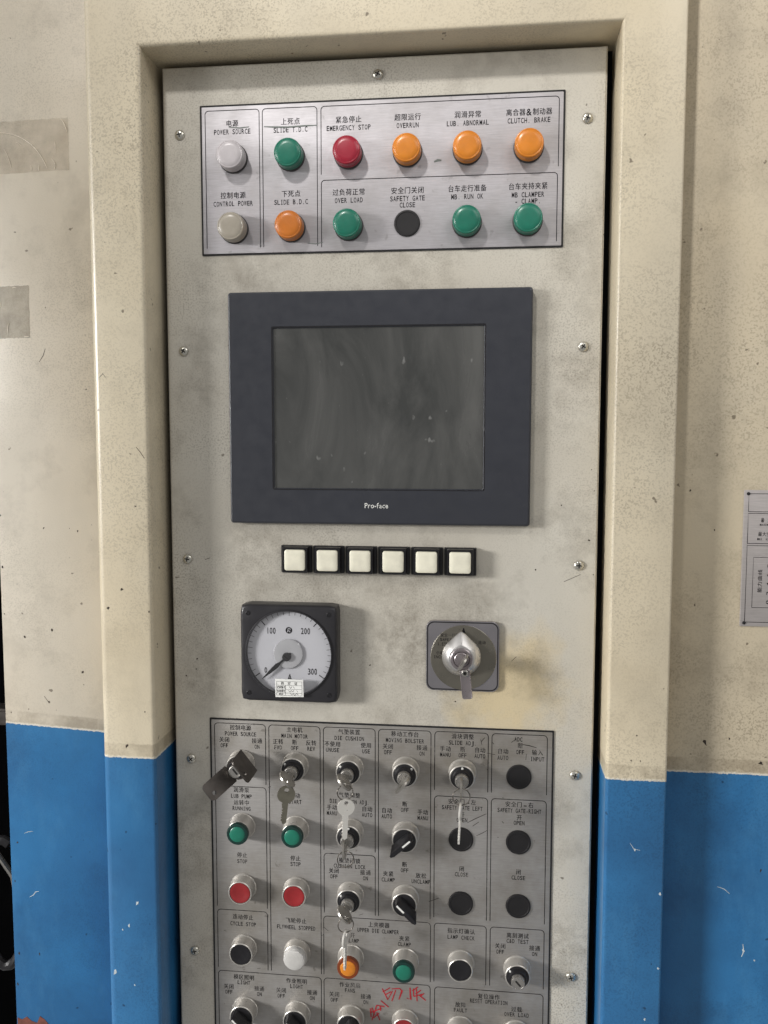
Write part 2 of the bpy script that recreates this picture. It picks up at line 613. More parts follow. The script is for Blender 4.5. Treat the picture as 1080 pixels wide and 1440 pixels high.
def text_bm(s, cx, cz, adv, h, d, bm=None, bold=0.0, natural=False):
    """one line of engraved lettering centred at (cx, cz) mm; a fixed pitch as the engraver cut it"""
    bm = bm or bmesh.new()
    if natural:
        advs = [adv * 0.55 if c == ' ' else adv * max(0.3, (max(v[0] for v in GLYPH[c][0]) - min(v[0] for v in GLYPH[c][0])) / 0.56) + 0.16 * adv for c in s]
    else:
        advs = [adv * 2 if is_cjk(c) and any(not is_cjk(k) and k.isalpha() for k in s) else adv for c in s]
    x = cx - sum(advs) / 2
    for c, a in zip(s, advs):
        if c != ' ':
            vs, fs = GLYPH[c]
            x0, x1 = min(v[0] for v in vs), max(v[0] for v in vs)
            if is_cjk(c):
                sx, sz, ox, oz = a * 0.94, h / 0.92, a * 0.03, -0.36
                pts = [(x + ox + v[0] * sx, cz + (v[1] + oz) * sz) for v in vs]
            else:
                wid = max(1e-3, x1 - x0)
                tw = a * 0.80
                if c in 'I1.-':
                    tw = min(a * (0.5 if c == '-' else 0.2), tw)
                if natural:
                    tw = a - 0.14 * adv
                sx = tw / wid
                sz = h / 0.70
                pts = [(x + a / 2 + (v[0] - (x0 + x1) / 2) * sx, cz + (v[1] - 0.35) * sz) for v in vs]
            for rep_ in ((-0.012, 0.012) if is_cjk(c) else (0.0,)):     # the engraver's strokes are bold
                bv = [bm.verts.new(((px + rep_ * h) * MM, -(d + rep_) * MM, pz * MM)) for px, pz in pts]
                for f in fs:
                    try:
                        bm.faces.new([bv[i] for i in f])
                    except ValueError:
                        pass
            if c == 'I':       # slab serifs of the engraver's typeface
                for zz in (cz + h / 2 - h * 0.05, cz - h / 2 + h * 0.05):
                    q = [bm.verts.new((px * MM, -d * MM, pz * MM)) for px, pz in
                         ((x + a * 0.22, zz - h * .05), (x + a * 0.78, zz - h * .05), (x + a * 0.78, zz + h * .05), (x + a * 0.22, zz + h * .05))]
                    bm.faces.new(q)
        x += a
    return bm


def text(parent, s, cx, cz, adv, h, d, mat='ink', natural=False, name='lettering'):
    """cx, cz in panel mm; parent may stand anywhere on the panel"""
    p = parent.location
    bm = text_bm(s, cx - p.x * 1000, cz - (p.z - Z0) * 1000, adv, h, d + p.y * 1000, natural=natural)
    return put(name, finish(bm, name, smooth=False), mat, parent)


# ------------------------------------------------------------------ the setting: housing walls, dark bay
def world_box(name, x0, x1, y0, y1, z0, z1, mat, bev=0.0, bseg=2):
    """box in panel metres, origin at the display's centre so the enamel runs on unbroken"""
    bm = bmesh.new()
    bmesh.ops.create_cube(bm, size=1.0)
    for v in bm.verts:
        v.co = Vector((x0 + (v.co.x + .5) * (x1 - x0), y0 + (v.co.y + .5) * (y1 - y0), z0 + (v.co.z + .5) * (z1 - z0)))
    if bev:
        bmesh.ops.bevel(bm, geom=list(bm.edges), offset=bev, segments=bseg, affect='EDGES', profile=0.5)
    return put(name, finish(bm, name), mat, None, (0, 0, Z0))


wl = tag(world_box('wall_left', -0.4475, -0.280, 0.030, 0.036, -0.98, 0.62, 'wall_l', 0.0012), kind='structure')
wr = tag(world_box('wall_right', 0.285, 0.80, -0.008, 0.030, -0.98, 0.62, 'wall_r', 0.0015), kind='structure')
tag(world_box('wall_back', -1.4, -0.2, 0.42, 0.44, -1.2, 0.8, 'dark_bay'), kind='structure')
tag(world_box('cabinet_interior', -0.27, 0.27, 0.026, 0.033, -0.98, 0.40, 'void'), kind='structure')


def make_frame():
    bm = bmesh.new()
    o, i, t, b = 0.2965, 0.2365, 0.361, -0.98
    pts = [(-o, b), (-o, 0.62), (o, 0.62), (o, b), (i, b), (i, t), (-i, t), (-i, b)]
    front = [bm.verts.new((x, -0.040, z)) for x, z in pts]
    back = [bm.verts.new((x, 0.0335, z)) for x, z in pts]
    bm.faces.new(front)
    bm.faces.new(list(reversed(back)))
    for k in range(8):
        j = (k + 1) % 8
        bm.faces.new((front[k], back[k], back[j], front[j]))
    bmesh.ops.recalc_face_normals(bm, faces=bm.faces)

    def edge(a, c):
        return next(e for e in front[a].link_edges if e.other_vert(front[a]) == front[c])
    e_out = [edge(0, 1)]
    e_right = [edge(2, 3)]
    e_in = [edge(4, 5), edge(5, 6), edge(6, 7)]
    bmesh.ops.bevel(bm, geom=e_in, offset=0.0045, segments=4, affect='EDGES', profile=0.5)
    e_out = [e for e in bm.edges if all(abs(v.co.x + o) < 1e-6 and abs(v.co.y + 0.04) < 1e-6 for v in e.verts)]
    bmesh.ops.bevel(bm, geom=e_out, offset=0.0085, segments=5, affect='EDGES', profile=0.5)
    e_right = [e for e in bm.edges if all(abs(v.co.x - o) < 1e-6 and abs(v.co.y + 0.04) < 1e-6 for v in e.verts)]
    bmesh.ops.bevel(bm, geom=e_right, offset=0.0025, segments=3, affect='EDGES', profile=0.5)
    me = finish(bm, 'panel_frame')
    return put('panel_frame', me, 'frame', None, (0, 0, Z0))


frame = tag(make_frame(), 'proud cream and blue enamelled steel frame round the recessed control panel', 'frame')

# paint chips: (x, z, radius) mm, each a small flake on its own surface
CHIPS = {
    'frame': (frame, 40, [(-269, -191, 3.0, 0), (-285, -211, 2.2, 0), (-240, -214, 1.3, 0), (-252, -102, 1.2, 0), (-268, -361, 2.6, 0),
                          (-247, -323, 1.3, 0), (-261, -538, 3.4, 1), (-271, -564, 2.4, 1), (-278, -569, 1.3, 1), (-288, -618, 4.0, 1),
                          (-266, -632, 1.6, 1), (266, -328, 1.2, 0), (261, -354, 1.4, 0), (267, -447, 1.6, 1), (293, -571, 2.0, 1),
                          (293, -492, 2.4, 1), (281, -627, 1.8, 1), (270, -354, 1.2, 0)]),
    'lw': (wl, -30, [(-392, -134, 1.8, 0), (-351, -137, 1.8, 0), (-361, -134, .9, 0), (-334, -130, 1, 0), (-420, -262, 1.6, 0), (-386, -253, 2.0, 0),
                     (-350, -302, 2.3, 0), (-336, 24, 1.2, 0), (-392, -339, 1.8, 0), (-415, -650, 2.0, 0), (-441, -651, 2.0, 0), (-438, -512, 1.4, 0), (-440, -353, 1.5, 0),
                     (-444, -180, 2.0, 0), (-444, -235, 1.6, 0), (-443, -560, 1.5, 0), (-444, -690, 2.2, 0), (-444, -120, 1.4, 0)]),
    'rw': (wr, 8, [(396, -364, 3.2, 0), (339, -345, 4.6, 0), (364, -338, 2.0, 0), (318, -83, 1.6, 0), (343, -123, 1.2, 0), (326, -200, 1.8, 0),
                   (386, -565, 2.6, 1), (397, -575, 1.2, 1), (400, -477, 2.0, 0)]),
}
for key, (par, d, lst) in CHIPS.items():
    for x, z, r, pale in lst:
        bm = flake_bm(r, d, 0.15, random.uniform(0.45, 0.9), random.uniform(-0.6, 0.6))
        for v in bm.verts:
            v.co += Vector((x * MM, 0, z * MM))
        put('paint_chip', finish(bm, 'paint_chip', smooth=False), 'chip_pale' if pale else 'chip_dark', par)
for par, d, pts, w, m in ((wl, -30, [(-429, -500), (-424, -498), (-418, -497)], 0.8, 'chip_pale'), (wl, -30, [(-425, -579), (-420, -576), (-417, -572), (-413, -571)], 0.9, 'chip_pale'),
                          (wr, 8, [(357, -497), (364, -499), (370, -504)], 0.7, 'chip_pale'), (wr, 8, [(385, -558), (386, -566), (384, -572)], 1.1, 'chip_pale'),
                          (frame, 40, [(-250, -40), (-245, -46), (-241, -52)], 0.7, 'chip_dark'), (frame, 40, [(-288, 32), (-284, 36), (-281, 32)], 0.7, 'chip_dark'),
                          (frame, 40, [(262, -440), (266, -446), (272, -447)], 0.6, 'chip_pale'), (frame, 40, [(278, -640), (283, -634), (290, -632)], 0.8, 'chip_pale'),
                          (wl, -30, [(-398, -332), (-393, -339)], 0.9, 'chip_dark'), (wl, -30, [(-391, 55), (-386, 62), (-383, 70)], 0.8, 'chip_dark')):
    put('scratch', finish(ribbon_bm(pts, w, d + 0.12), 'scratch', smooth=False), m, par)
# flaked patch of primer at the wall's foot
bm = slab_bm([([(-446, -760), (-446, -733), (-440, -735), (-434, -731), (-428, -736), (-421, -738), (-417, -729), (-411, -733), (-406, -739), (-399, -738), (-390, -744), (-380, -760)], -30.3),
              ([(-446, -760), (-446, -733), (-440, -735), (-434, -731), (-428, -736), (-421, -738), (-417, -729), (-411, -733), (-406, -739), (-399, -738), (-390, -744), (-380, -760)], -29.7)])
put('bare_primer_patch', finish(bm, 'bare_primer_patch', smooth=False), 'rust', wl)

# dark machinery glimpsed past the wall's edge: a hanging cable loop and a bracket
bm = tube_bm([(-0.500 + 0.030 * math.cos(a), 0.10, -0.63 + 0.085 * math.sin(a)) for a in [math.radians(70 + k * 14) for k in range(21)]], 0.0065, 10)
cab = tag(put('cable_loop', finish(bm, 'cable_loop'), 'cable', None, (0, 0, Z0)), 'black hose loop hanging in the dark behind the blue wall edge', 'hose')
bm = tube_bm([(-0.520, 0.09, -0.548), (-0.500, 0.085, -0.553), (-0.478, 0.085, -0.585), (-0.470, 0.085, -0.63)], 0.0035, 8)
tag(put('steel_hook', finish(bm, 'steel_hook'), 'chrome', None, (0, 0, Z0)), 'bright bent steel hook beside the hanging hose', 'hook')
bm = bmesh.new()
bmesh.ops.create_cube(bm, size=1.0)
for v in bm.verts:
    v.co = Vector((-0.56 + v.co.x * 0.16, 0.16 + v.co.y * 0.03, -0.40 + v.co.z * 0.022))
bmesh.ops.bevel(bm, geom=list(bm.edges), offset=0.003, segments=2, affect='EDGES')
tag(put('steel_bracket', finish(bm, 'steel_bracket'), 'hasp', None, (0, 0, Z0)), 'dark steel bracket bar behind the edge of the left wall', 'bracket')


# tape left on the wall
def tape_strip(label, x0, x1, z0, z1, mat, ridges, d0=-29.75):
    o = empty('tape_strip', (x0 + x1) / 2, (z0 + z1) / 2, d0)
    w, h = x1 - x0, z1 - z0
    bm = bmesh.new()
    nx, nz = 26, 16
    V = []
    for i in range(nx + 1):
        row = []
        for j in range(nz + 1):
            x = -w / 2 + w * i / nx
            z = -h / 2 + h * j / nz
            if i == nx: x += random.uniform(-0.5, 0.4)
            if j in (0, nz): z += random.uniform(-0.5, 0.5)
            z += 0.02 * x
            row.append(bm.verts.new((x * MM, -(0.12 + abs(random.gauss(0, 0.10))) * MM, z * MM)))
        V.append(row)
    for i in range(nx):
        for j in range(nz):
            bm.faces.new((V[i][j], V[i + 1][j], V[i + 1][j + 1], V[i][j + 1]))
    put('film', finish(bm, 'film', angle=180), mat, o)
    for pts, rad in ridges:
        loc = [((x - (x0 + x1) / 2) * MM, -0.25 * MM, (z - (z0 + z1) / 2) * MM) for x, z in pts]
        put('wrinkle', finish(tube_bm(loc, lambda t: rad * MM * (0.35 + 0.65 * math.sin(math.pi * min(1, max(0, t)))), 6), 'wrinkle'), 'tape_ridge', o)
    return tag(o, label, 'tape')


def bez(p0, p1, p2, n=9):
    return [((1 - t) ** 2 * p0[0] + 2 * t * (1 - t) * p1[0] + t * t * p2[0], (1 - t) ** 2 * p0[1] + 2 * t * (1 - t) * p1[1] + t * t * p2[1]) for t in [k / n for k in range(n + 1)]]


tape_strip('strip of clear tape with a long curved wrinkle on the cream wall', -447, -348, 264, 320, 'tape',
           [(bez((-430, 308), (-390, 306), (-374, 268)), 0.55), (bez((-357, 320), (-352, 316), (-350, 306)), 0.5), (bez((-369, 278), (-362, 272), (-366, 266)), 0.4),
            (bez((-424, 290), (-418, 280), (-416, 268)), 0.3), (bez((-410, 297), (-406, 296), (-404, 293)), 0.4), (bez((-365, 296), (-363, 292), (-364, 284)), 0.25),
            (bez((-393, 272), (-392, 268), (-393, 266)), 0.3), (bez((-383, 272), (-384, 268), (-384, 265)), 0.3)])
tape_strip('short dirty tape remnant on the cream wall under the long strip', -447, -400, 82, 140, 'tape_dark',
           [(bez((-402, 84), (-405, 83), (-408, 84)), 0.5), (bez((-425, 100), (-428, 95), (-427, 86)), 0.3), (bez((-436, 125), (-434, 120), (-436, 116)), 0.3), (bez((-420, 138), (-418, 139), (-415, 138)), 0.3)])


# ------------------------------------------------------------------ the control panel door plate
panel = empty('control_panel', 0, 0)
tag(panel, 'grimy cream steel door plate that carries the display and the switches', 'control panel')
bm = bmesh.new()
bmesh.ops.create_cube(bm, size=1.0)
for v in bm.verts:
    v.co = Vector((v.co.x * 0.457, 0.004 + v.co.y * 0.008, -0.312 + v.co.z * 1.335))
bmesh.ops.bevel(bm, geom=[e for e in bm.edges if all(v.co.y < 0.001 for v in e.verts)], offset=0.0016, segments=3, affect='EDGES')
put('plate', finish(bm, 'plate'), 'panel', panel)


def screw_mesh():
    if 'screw' not in CACHE:
        CACHE['screw'] = finish(lathe_bm([(5.3, 0), (5.3, 0.7), (5.0, 1.5), (4.1, 2.3), (2.6, 2.85), (0, 3.0)], 24), 'screw')
        bm = bmesh.new()
        for a in (0.35, 0.35 + math.pi / 2):
            c, s = math.cos(a), math.sin(a)
            L, w = 2.7, 0.62
            pts = [(L * c - w * s, L * s + w * c), (-L * c - w * s, -L * s + w * c), (-L * c + w * s, -L * s - w * c), (L * c + w * s, L * s - w * c)]
            k = 0.03 if a > 1 else 0.0
            slab_bm([(pts, 2.0), (pts, 3.05 + k)], bm)
        CACHE['cross'] = finish(bm, 'cross_recess', smooth=False)
    return CACHE['screw'], CACHE['cross']


def screw(x, z, rot):
    a, b = screw_mesh()
    s = put('screw', a, 'screw', panel, (x * MM, 0, z * MM))
    put('cross_recess', b, 'recess', s, None, rot)
    return s


rots = [0.2, 0.9, 0.5, 1.2, 0.1, 0.7, 1.0, 0.35, 0.6, 0.05, 0.8]
k = 0
for sx in (-210.5, 210.0):
    for r in range(5):
        screw(sx, 287.0 - 224.8 * r, rots[k])
        k += 1
screw(-0.5, 338.5, rots[k])

for x, z, r in [(220, -136, 1.6), (166, -168, 1.2), (-9, -275, 1.4), (-202, -274, 1.6), (221, -63, 1.0), (224, -85, 1.0), (191, -100, 1.2), (225, -172, 1.0), (-215, -293, 1.6), (-203, -285, 1.5), (83, -312, 1.2)]:
    bm = flake_bm(r, 0, 0.12, random.uniform(0.4, 0.8), random.uniform(-1, 1))
    for v in bm.verts:
        v.co += Vector((x * MM, 0, z * MM))
    put('paint_chip', finish(bm, 'paint_chip', smooth=False), 'chip_dark', panel)
for pts in ([(142, -266), (147, -261)], [(-191, -163), (-185, -161)], [(195, -180), (212, -172)]):
    put('scratch', finish(ribbon_bm(pts, 0.8, 0.15), 'scratch', smooth=False), 'chip_dark', panel)


# ------------------------------------------------------------------ engraved plates
def outline(parent, x0, x1, ztop, zbot, r=4.5, w=0.7, d=1.45, mat='ink', wl_=True, wr_=True):
    """box cut as a top line with rounded corners and two sides, open below"""
    px, pz = parent.location.x * 1000, (parent.location.z - Z0) * 1000
    pts = [(x0, zbot)]
    pts += [(x0 + r - r * math.cos(math.radians(a)), ztop - r + r * math.sin(math.radians(a))) for a in range(0, 91, 18)]
    pts += [(x1 - r + r * math.sin(math.radians(a)), ztop - r + r * math.cos(math.radians(a))) for a in range(0, 91, 18)]
    pts += [(x1, zbot)]
    return put('outline', finish(ribbon_bm([(x - px, z - pz) for x, z in pts], w, d, taper=False), 'outline', smooth=False), mat, parent)


def engraved_plate(name, x0, x1, z0, z1, mat, label):
    o = empty(name, (x0 + x1) / 2, (z0 + z1) / 2)
    w, h = x1 - x0, z1 - z0
    put('gasket', finish(slab_bm([(rrect(w, h, 0.8, 2), 0.0), (rrect(w, h, 0.8, 2), 1.0)]), 'gasket'), 'gasket', o)
    put('sheet', finish(rslab(w - 3.6, h - 3.6, 0.8, 0.4, 1.3, 0.25, 2), 'sheet'), mat, o)
    return tag(o, label, 'nameplate')


UP = engraved_plate('indicator_plate', -188, 188, 161.6, 315.2, 'plate_up', 'brushed aluminium nameplate engraved with lamp captions above the display')
LOW = engraved_plate('switch_plate', -188.5, 187.7, -0.73 * 1000, -339.6, 'plate_low', 'worn aluminium nameplate engraved with switch captions below the meter')
DL = 1.42
outline(UP, -182.4, -124.6, 309.4, 169, 3.6)
outline(UP, -121.2, -63.6, 309.4, 169, 3.6)
outline(UP, -59.4, 182.0, 309.2, 241, 3.6)
outline(UP, -59.4, 181.4, 235.2, 167.5, 3.6)
C6 = [-152.3, -91.5, -30.7, 30.2, 91.2, 152.3]
for col, rows in enumerate([[('电源', 296, 1), ('POWER SOURCE', 287.7, 0), ('控制电源', 223, 1), ('CONTROL POWER', 214.6, 0)],
                            [('上死点', 295.6, 1), ('SLIDE T.D.C', 287.4, 0), ('下死点', 222.8, 1), ('SLIDE B.D.C', 214.5, 0)],
                            [('紧急停止', 295, 1), ('EMERGENCY STOP', 287, 0), ('过负荷正常', 222.5, 1), ('OVER LOAD', 214.4, 0)],
                            [('超限运行', 295, 1), ('OVERRUN', 287, 0), ('安全门关闭', 222.3, 1), ('SAFETY GATE', 214.4, 0), ('CLOSE', 207.9, 0)],
                            [('润滑异常', 295, 1), ('LUB. ABNORMAL', 286.8, 0), ('台车走行准备', 222.4, 1), ('MB. RUN OK', 214.4, 0)],
                            [('离合器&制动器', 295, 1), ('CLUTCH. BRAKE', 287, 0), ('台车夹持夹紧', 222.6, 1), ('MB CLAMPER', 214.4, 0), ('- CLAMP.', 208, 0)]]):
    for s, z, cj in rows:
        x = C6[col] - (1.2 if col == 0 else 0)
        if cj:
            text(UP, s, x, z, 6.9 if len(s) < 6 else 6.6, 6.6, DL)
        else:
            text(UP, s, x, z, 3.3, 5.0, DL)


def smear(parent, pts, w, d, mat):
    px, pz = parent.location.x * 1000, (parent.location.z - Z0) * 1000
    return put('scratch', finish(ribbon_bm([(x - px, z - pz) for x, z in pts], w, d), 'scratch', smooth=False), mat, parent)


smear(UP, [(-119.6, 291.5), (-108, 290.6), (-94.2, 290.0), (-78, 290.6), (-63.2, 290.8)], 1.5, 1.5, 'smear')
smear(UP, [(-157, 292.4), (-145.2, 291.2), (-135.4, 292.0)], 1.3, 1.5, 'smear')
smear(UP, [(57.4, 249.8), (61, 251.2), (64.8, 251.0)], 2.6, 1.5, 'smear')
smear(UP, [(-74, 172), (-66, 171), (-58, 172.5)], 1.0, 1.5, 'smear')

# lower plate
for x0, x1, zt, zb in [(-183, -125.3, -345, -413.5), (-183, -125.3, -416.7, -556.5), (-183, -125.3, -560.4, -629), (-121.5, -64.2, -345, -629),
                       (-183, -64.4, -633, -722), (-60.5, -3.4, -345, -484), (-60.5, -3.4, -488, -556.5), (0.2, 57.2, -345, -556.5),
                       (-61.3, 57.7, -560.6, -629), (-61.3, 57.7, -633, -722), (61.3, 118.5, -345, -410), (61.3, 118.5, -416.5, -554),
                       (61.8, 118.5, -560.5, -628), (122.4, 180.7, -345, -410), (122.4, 180.7, -416.6, -554), (122.8, 180.7, -560.8, -628), (62.6, 180.7, -634, -722)]:
    outline(LOW, x0, x1, zt, zb, 4.0, 0.75, DL, 'ink_worn')


def lt(s, x, z):
    if any(is_cjk(c) for c in s):
        text(LOW, s, x, z, 6.1, 5.9, DL, 'ink_worn')
    else:
        text(LOW, s, x, z, 3.0 if len(s) < 15 else 2.75, 4.6, DL, 'ink_worn')


def opts(cx, z, L=None, Cn=None, R=None, dx=18.5, dz=6.5, mid=None):
    for o, off, zz in ((L, -dx, z), (Cn, 0, mid if mid is not None else z), (R, dx, z)):
        if o:
            lt(o[0], cx + off, zz)
            lt(o[1], cx + off, zz - dz)


X1, X2, X3, X4, X5, X6 = [c - 1.2 for c in C6[:4]] + C6[4:]
for x, a, b in ((X1, '控制电源', 'POWER SOURCE'), (X2, '主电机', 'MAIN MOTOR'), (X3, '气垫装置', 'DIE CUSHION'), (X4, '移动工作台', 'MOVING BOLSTER'), (X5, '滑块调整', 'SLIDE ADJ.')):
    lt(a, x, -349.6)
    lt(b, x, -356.6)
lt('ADC', X6 - 2, -350.2)
OFF, ON = ('关闭', 'OFF'), ('接通', 'ON')
DUAN = ('断', 'OFF')
opts(X1, -363.8, OFF, None, ON)
opts(X2, -363.6, ('正转', 'FWD'), DUAN, ('反转', 'REV'))
opts(X3, -363.8, ('不使用', 'UNUSE'), None, ('使用', 'USE'))
opts(X4, -363.8, OFF, None, ON)
opts(X5, -363.8, ('手动', 'MANU'), DUAN, ('自动', 'AUTO'))
opts(X6, -364, ('自动', 'AUTO'), DUAN, ('输入', 'INPUT'), 18.2, 7, -357.1)
for s, z in (('润滑泵', -420.5), ('LUB PUMP', -427.6), ('运转中', -435.1), ('RUNNING', -441.7), ('停止', -495.7), ('STOP', -502.8)):
    lt(s, X1, z)
for s, z in (('启动', -424), ('START', -431), ('停止', -496.0), ('STOP', -502.6)):
    lt(s, X2, z)
lt('气垫调整', X3, -420.6)
lt('DIE CUSHION ADJ.', X3, -427.9)
opts(X3, -435.3, ('手动', 'MANU'), None, ('自动', 'AUTO'), 19.5)
lt('模垫闭锁', X3, -495.2)
lt('CUSHION LOCK', X3, -501.6)
opts(X3, -507.7, OFF, None, ON, 17.6)
opts(X4, -435.7, ('自动', 'AUTO'), DUAN, ('手动', 'MANU'), 19.7, 6.5, -427.6)
opts(X4, -507.6, ('夹紧', 'CLAMP'), DUAN, ('放松', 'UNCLAMP'), 18, 6.6, -495.9)
for x, a, b in ((X5, '安全门-左', 'SAFETY GATE LEFT'), (X6, '安全门-右', 'SAFETY GATE-RIGHT')):
    for s, z in ((a, -422), (b, -428.7), ('开', -436.3), ('OPEN', -442.2), ('闭', -497.1), ('CLOSE', -503.4)):
        lt(s, x, z)
lt('连动停止', X1, -568.2); lt('CYCLE STOP', X1, -576.2)
lt('飞轮停止', X2, -568.4); lt('FLYWHEEL STOPPED', X2, -576.2)
lt('上夹模器', 0.5, -567.1); lt('UPPER DIE CLAMPER', -0.3, -574)
lt('松开', X3, -580.9); lt('UNCLAMP', X3, -587.2); lt('夹紧', X4, -580.9); lt('CLAMP', X4, -587.3)
lt('指示灯确认', X5, -568); lt('LAMP CHECK', X5, -575.2)
lt('离刻测试', X6, -569); lt('C&D TEST', X6, -575.3)
opts(X6, -581.9, OFF, None, ON)
for x, a, b in ((X1, '模区照明', 'LIGHT'), (X2, '作业照明', 'LIGHT'), (X3, '作业风扇', 'FANS')):
    lt(a, x, -639.4); lt(b, x, -645.6)
    opts(x, -651.6, OFF, None, ON, 17.8)
lt('复位操作', 122, -641); lt('RESET OPERATION', 122, -646.9)
lt('故障', X5, -652.9); lt('FAULT', X5, -659.1); lt('过载', X6, -653.3); lt('OVER LOAD', X6, -659.4)

RED = [[(4.4, -640.5), (10.6, -653.0), (15.9, -642.4)], [(4.9, -644.6), (13.3, -638.9)], [(7.5, -647.7), (14.2, -643.5)], [(15.0, -640.2), (23.9, -639.0)], [(19.5, -641.2), (15.1, -654.5)],
       [(23.9, -639.0), (26.5, -641.6), (23.0, -652.0)], [(35.3, -637.2), (36.2, -651.0), (31.8, -649.5)], [(39.3, -637.8), (39.3, -647.0)], [(38.0, -640.7), (44.1, -635.6)], [(41.5, -644.1), (47.6, -639.0)],
       [(42.3, -636.7), (43.3, -652.3)], [(39.7, -647.0), (49.4, -643.5)], [(45.0, -644.8), (52.9, -650.6)], [(51.1, -642.4), (46.8, -646.5)], [(2.7, -654.6), (11.5, -661.7)], [(-1.8, -660.5), (7.1, -661.6)],
       [(-7.1, -663.7), (-4.5, -671.9)], [(-1.8, -660.5), (-7.1, -678.6)], [(-1.8, -668.9), (1.8, -677.9)], [(-8.0, -669.4), (3.5, -663.8)], [(-5.3, -675.7), (0.9, -669.6)], [(1.8, -661.1), (2.7, -666.6)],
       [(-8.9, -664.8), (-8.0, -675.0)]]
bm = bmesh.new()
px, pz = LOW.location.x * 1000, (LOW.location.z - Z0) * 1000
for i, st in enumerate(RED):
    ribbon_bm([(x - px, z - pz) for x, z in st], 2.1, 1.50 + 0.012 * i, bm)
hw = put('handwriting', finish(bm, 'handwriting', smooth=False), 'red_ink', LOW)
hw['label'] = 'red marker scrawl between the fan switch and the clamp lamp'
SCR = [[(97.2, -444.8), (105.2, -440.1), (117.2, -433.9)], [(102.6, -448.4), (109.3, -443.4)], [(106.7, -459.0), (113.4, -455.4), (118.8, -452.0)], [(110.4, -351.8), (111.8, -357.9)], [(110.8, -354.5), (115.0, -349.6)],
       [(142.9, -353.9), (148.2, -349.6)], [(153.5, -355.5), (161.4, -356.5), (169.4, -358.5)], [(158.9, -365.6), (158.4, -372.4)], [(117.2, -366.7), (125.9, -367.9)], [(123.1, -354.7), (124.4, -356.7)],
       [(117.4, -383.9), (118.1, -385.5)], [(129.6, -459.1), (130.4, -459.8)], [(134.0, -441.4), (136.1, -443.4)], [(134.4, -414.7), (135.2, -415.5)], [(55.6, -536.5), (66.5, -531.8)], [(-60.9, -573.8), (-56.1, -577.7)],
       [(-64.2, -584.0), (-61.0, -582.1)], [(-21.6, -557.1), (-16.8, -555.2)], [(-122.5, -416.4), (-120.1, -414.7)], [(-176, -585), (-173, -586)], [(-138, -628), (-134, -627)]]
for st in SCR:
    smear(LOW, st, random.uniform(0.6, 1.1), 1.5, 'scratch')


# ------------------------------------------------------------------ indicator lamps of the upper plate
def indicator(x, z, lens, label):
    o = empty('indicator_lamp', x, z)
    put('bezel', lathe('lamp_bezel', [(15.2, 1.3), (15.2, 3.2), (14.9, 3.8), (13.9, 4.2), (13.6, 4.2)]), 'lamp_base', o)
    put('lens', lathe('lamp_lens', [(14.2, 3.6), (14.35, 6), (14.35, 8.6), (14.15, 9.0), (14.35, 9.4), (14.35, 15.4), (14.15, 16.5), (13.6, 17.2), (12.9, 17.45), (12.5, 17.3), (12.2, 17.45), (11.6, 17.9), (8, 18.25), (0, 18.4)]), lens, o)
    return tag(o, label, 'indicator lamp', 'indicator lamps on the upper nameplate')


ZA, ZB = 260.2, 188.1
for x, z, l, lab in [(C6[0], ZA, 'l_clear', 'clear white lamp under the POWER SOURCE caption on the upper nameplate'), (C6[0], ZB, 'l_grey', 'dull greyish lamp under the CONTROL POWER caption'),
                     (C6[1], ZA, 'l_green', 'green lamp under the SLIDE T.D.C caption'), (C6[1], ZB, 'l_amber', 'orange lamp under the SLIDE B.D.C caption'),
                     (C6[2], ZA, 'l_red', 'red lamp under the EMERGENCY STOP caption'), (C6[2], ZB, 'l_green', 'green lamp under the OVER LOAD caption of the upper nameplate'),
                     (C6[3], ZA, 'l_orange', 'orange lamp under the OVERRUN caption'), (C6[4], ZA, 'l_orange', 'orange lamp under the LUB. ABNORMAL caption'),
                     (C6[5], ZA, 'l_orange', 'orange lamp under the CLUTCH. BRAKE caption'), (C6[4], ZB, 'l_green', 'green lamp under the MB. RUN OK caption'),
                     (C6[5], ZB, 'l_green', 'green lamp under the MB CLAMPER caption')]:
    indicator(x, z, l, lab)


def plug(x, z, label, r=13.3):
    o = put('hole_plug', lathe('hole_plug', [(13.4, 1.3), (13.4, 2.2), (13.0, 2.9), (12.0, 3.2), (11.2, 3.1), (10.9, 2.7), (0, 2.5)]), 'plug', None, mmp(x, z))
    return tag(o, label, 'hole plug', 'black plugs in unused switch holes')


plug(29.9, 189.3, 'flat black plug under the SAFETY GATE CLOSE caption of the upper nameplate')
plug(90.3, -463.8, 'flat black plug under the SAFETY GATE LEFT OPEN caption')
plug(90.6, -536.0, 'flat black plug under the SAFETY GATE LEFT CLOSE caption')
plug(151.4, -391.2, 'flat black plug under the ADC caption')
plug(151.8, -463.6, 'flat black plug under the SAFETY GATE-RIGHT OPEN caption')
plug(152.5, -535.2, 'flat black plug under the SAFETY GATE-RIGHT CLOSE caption')


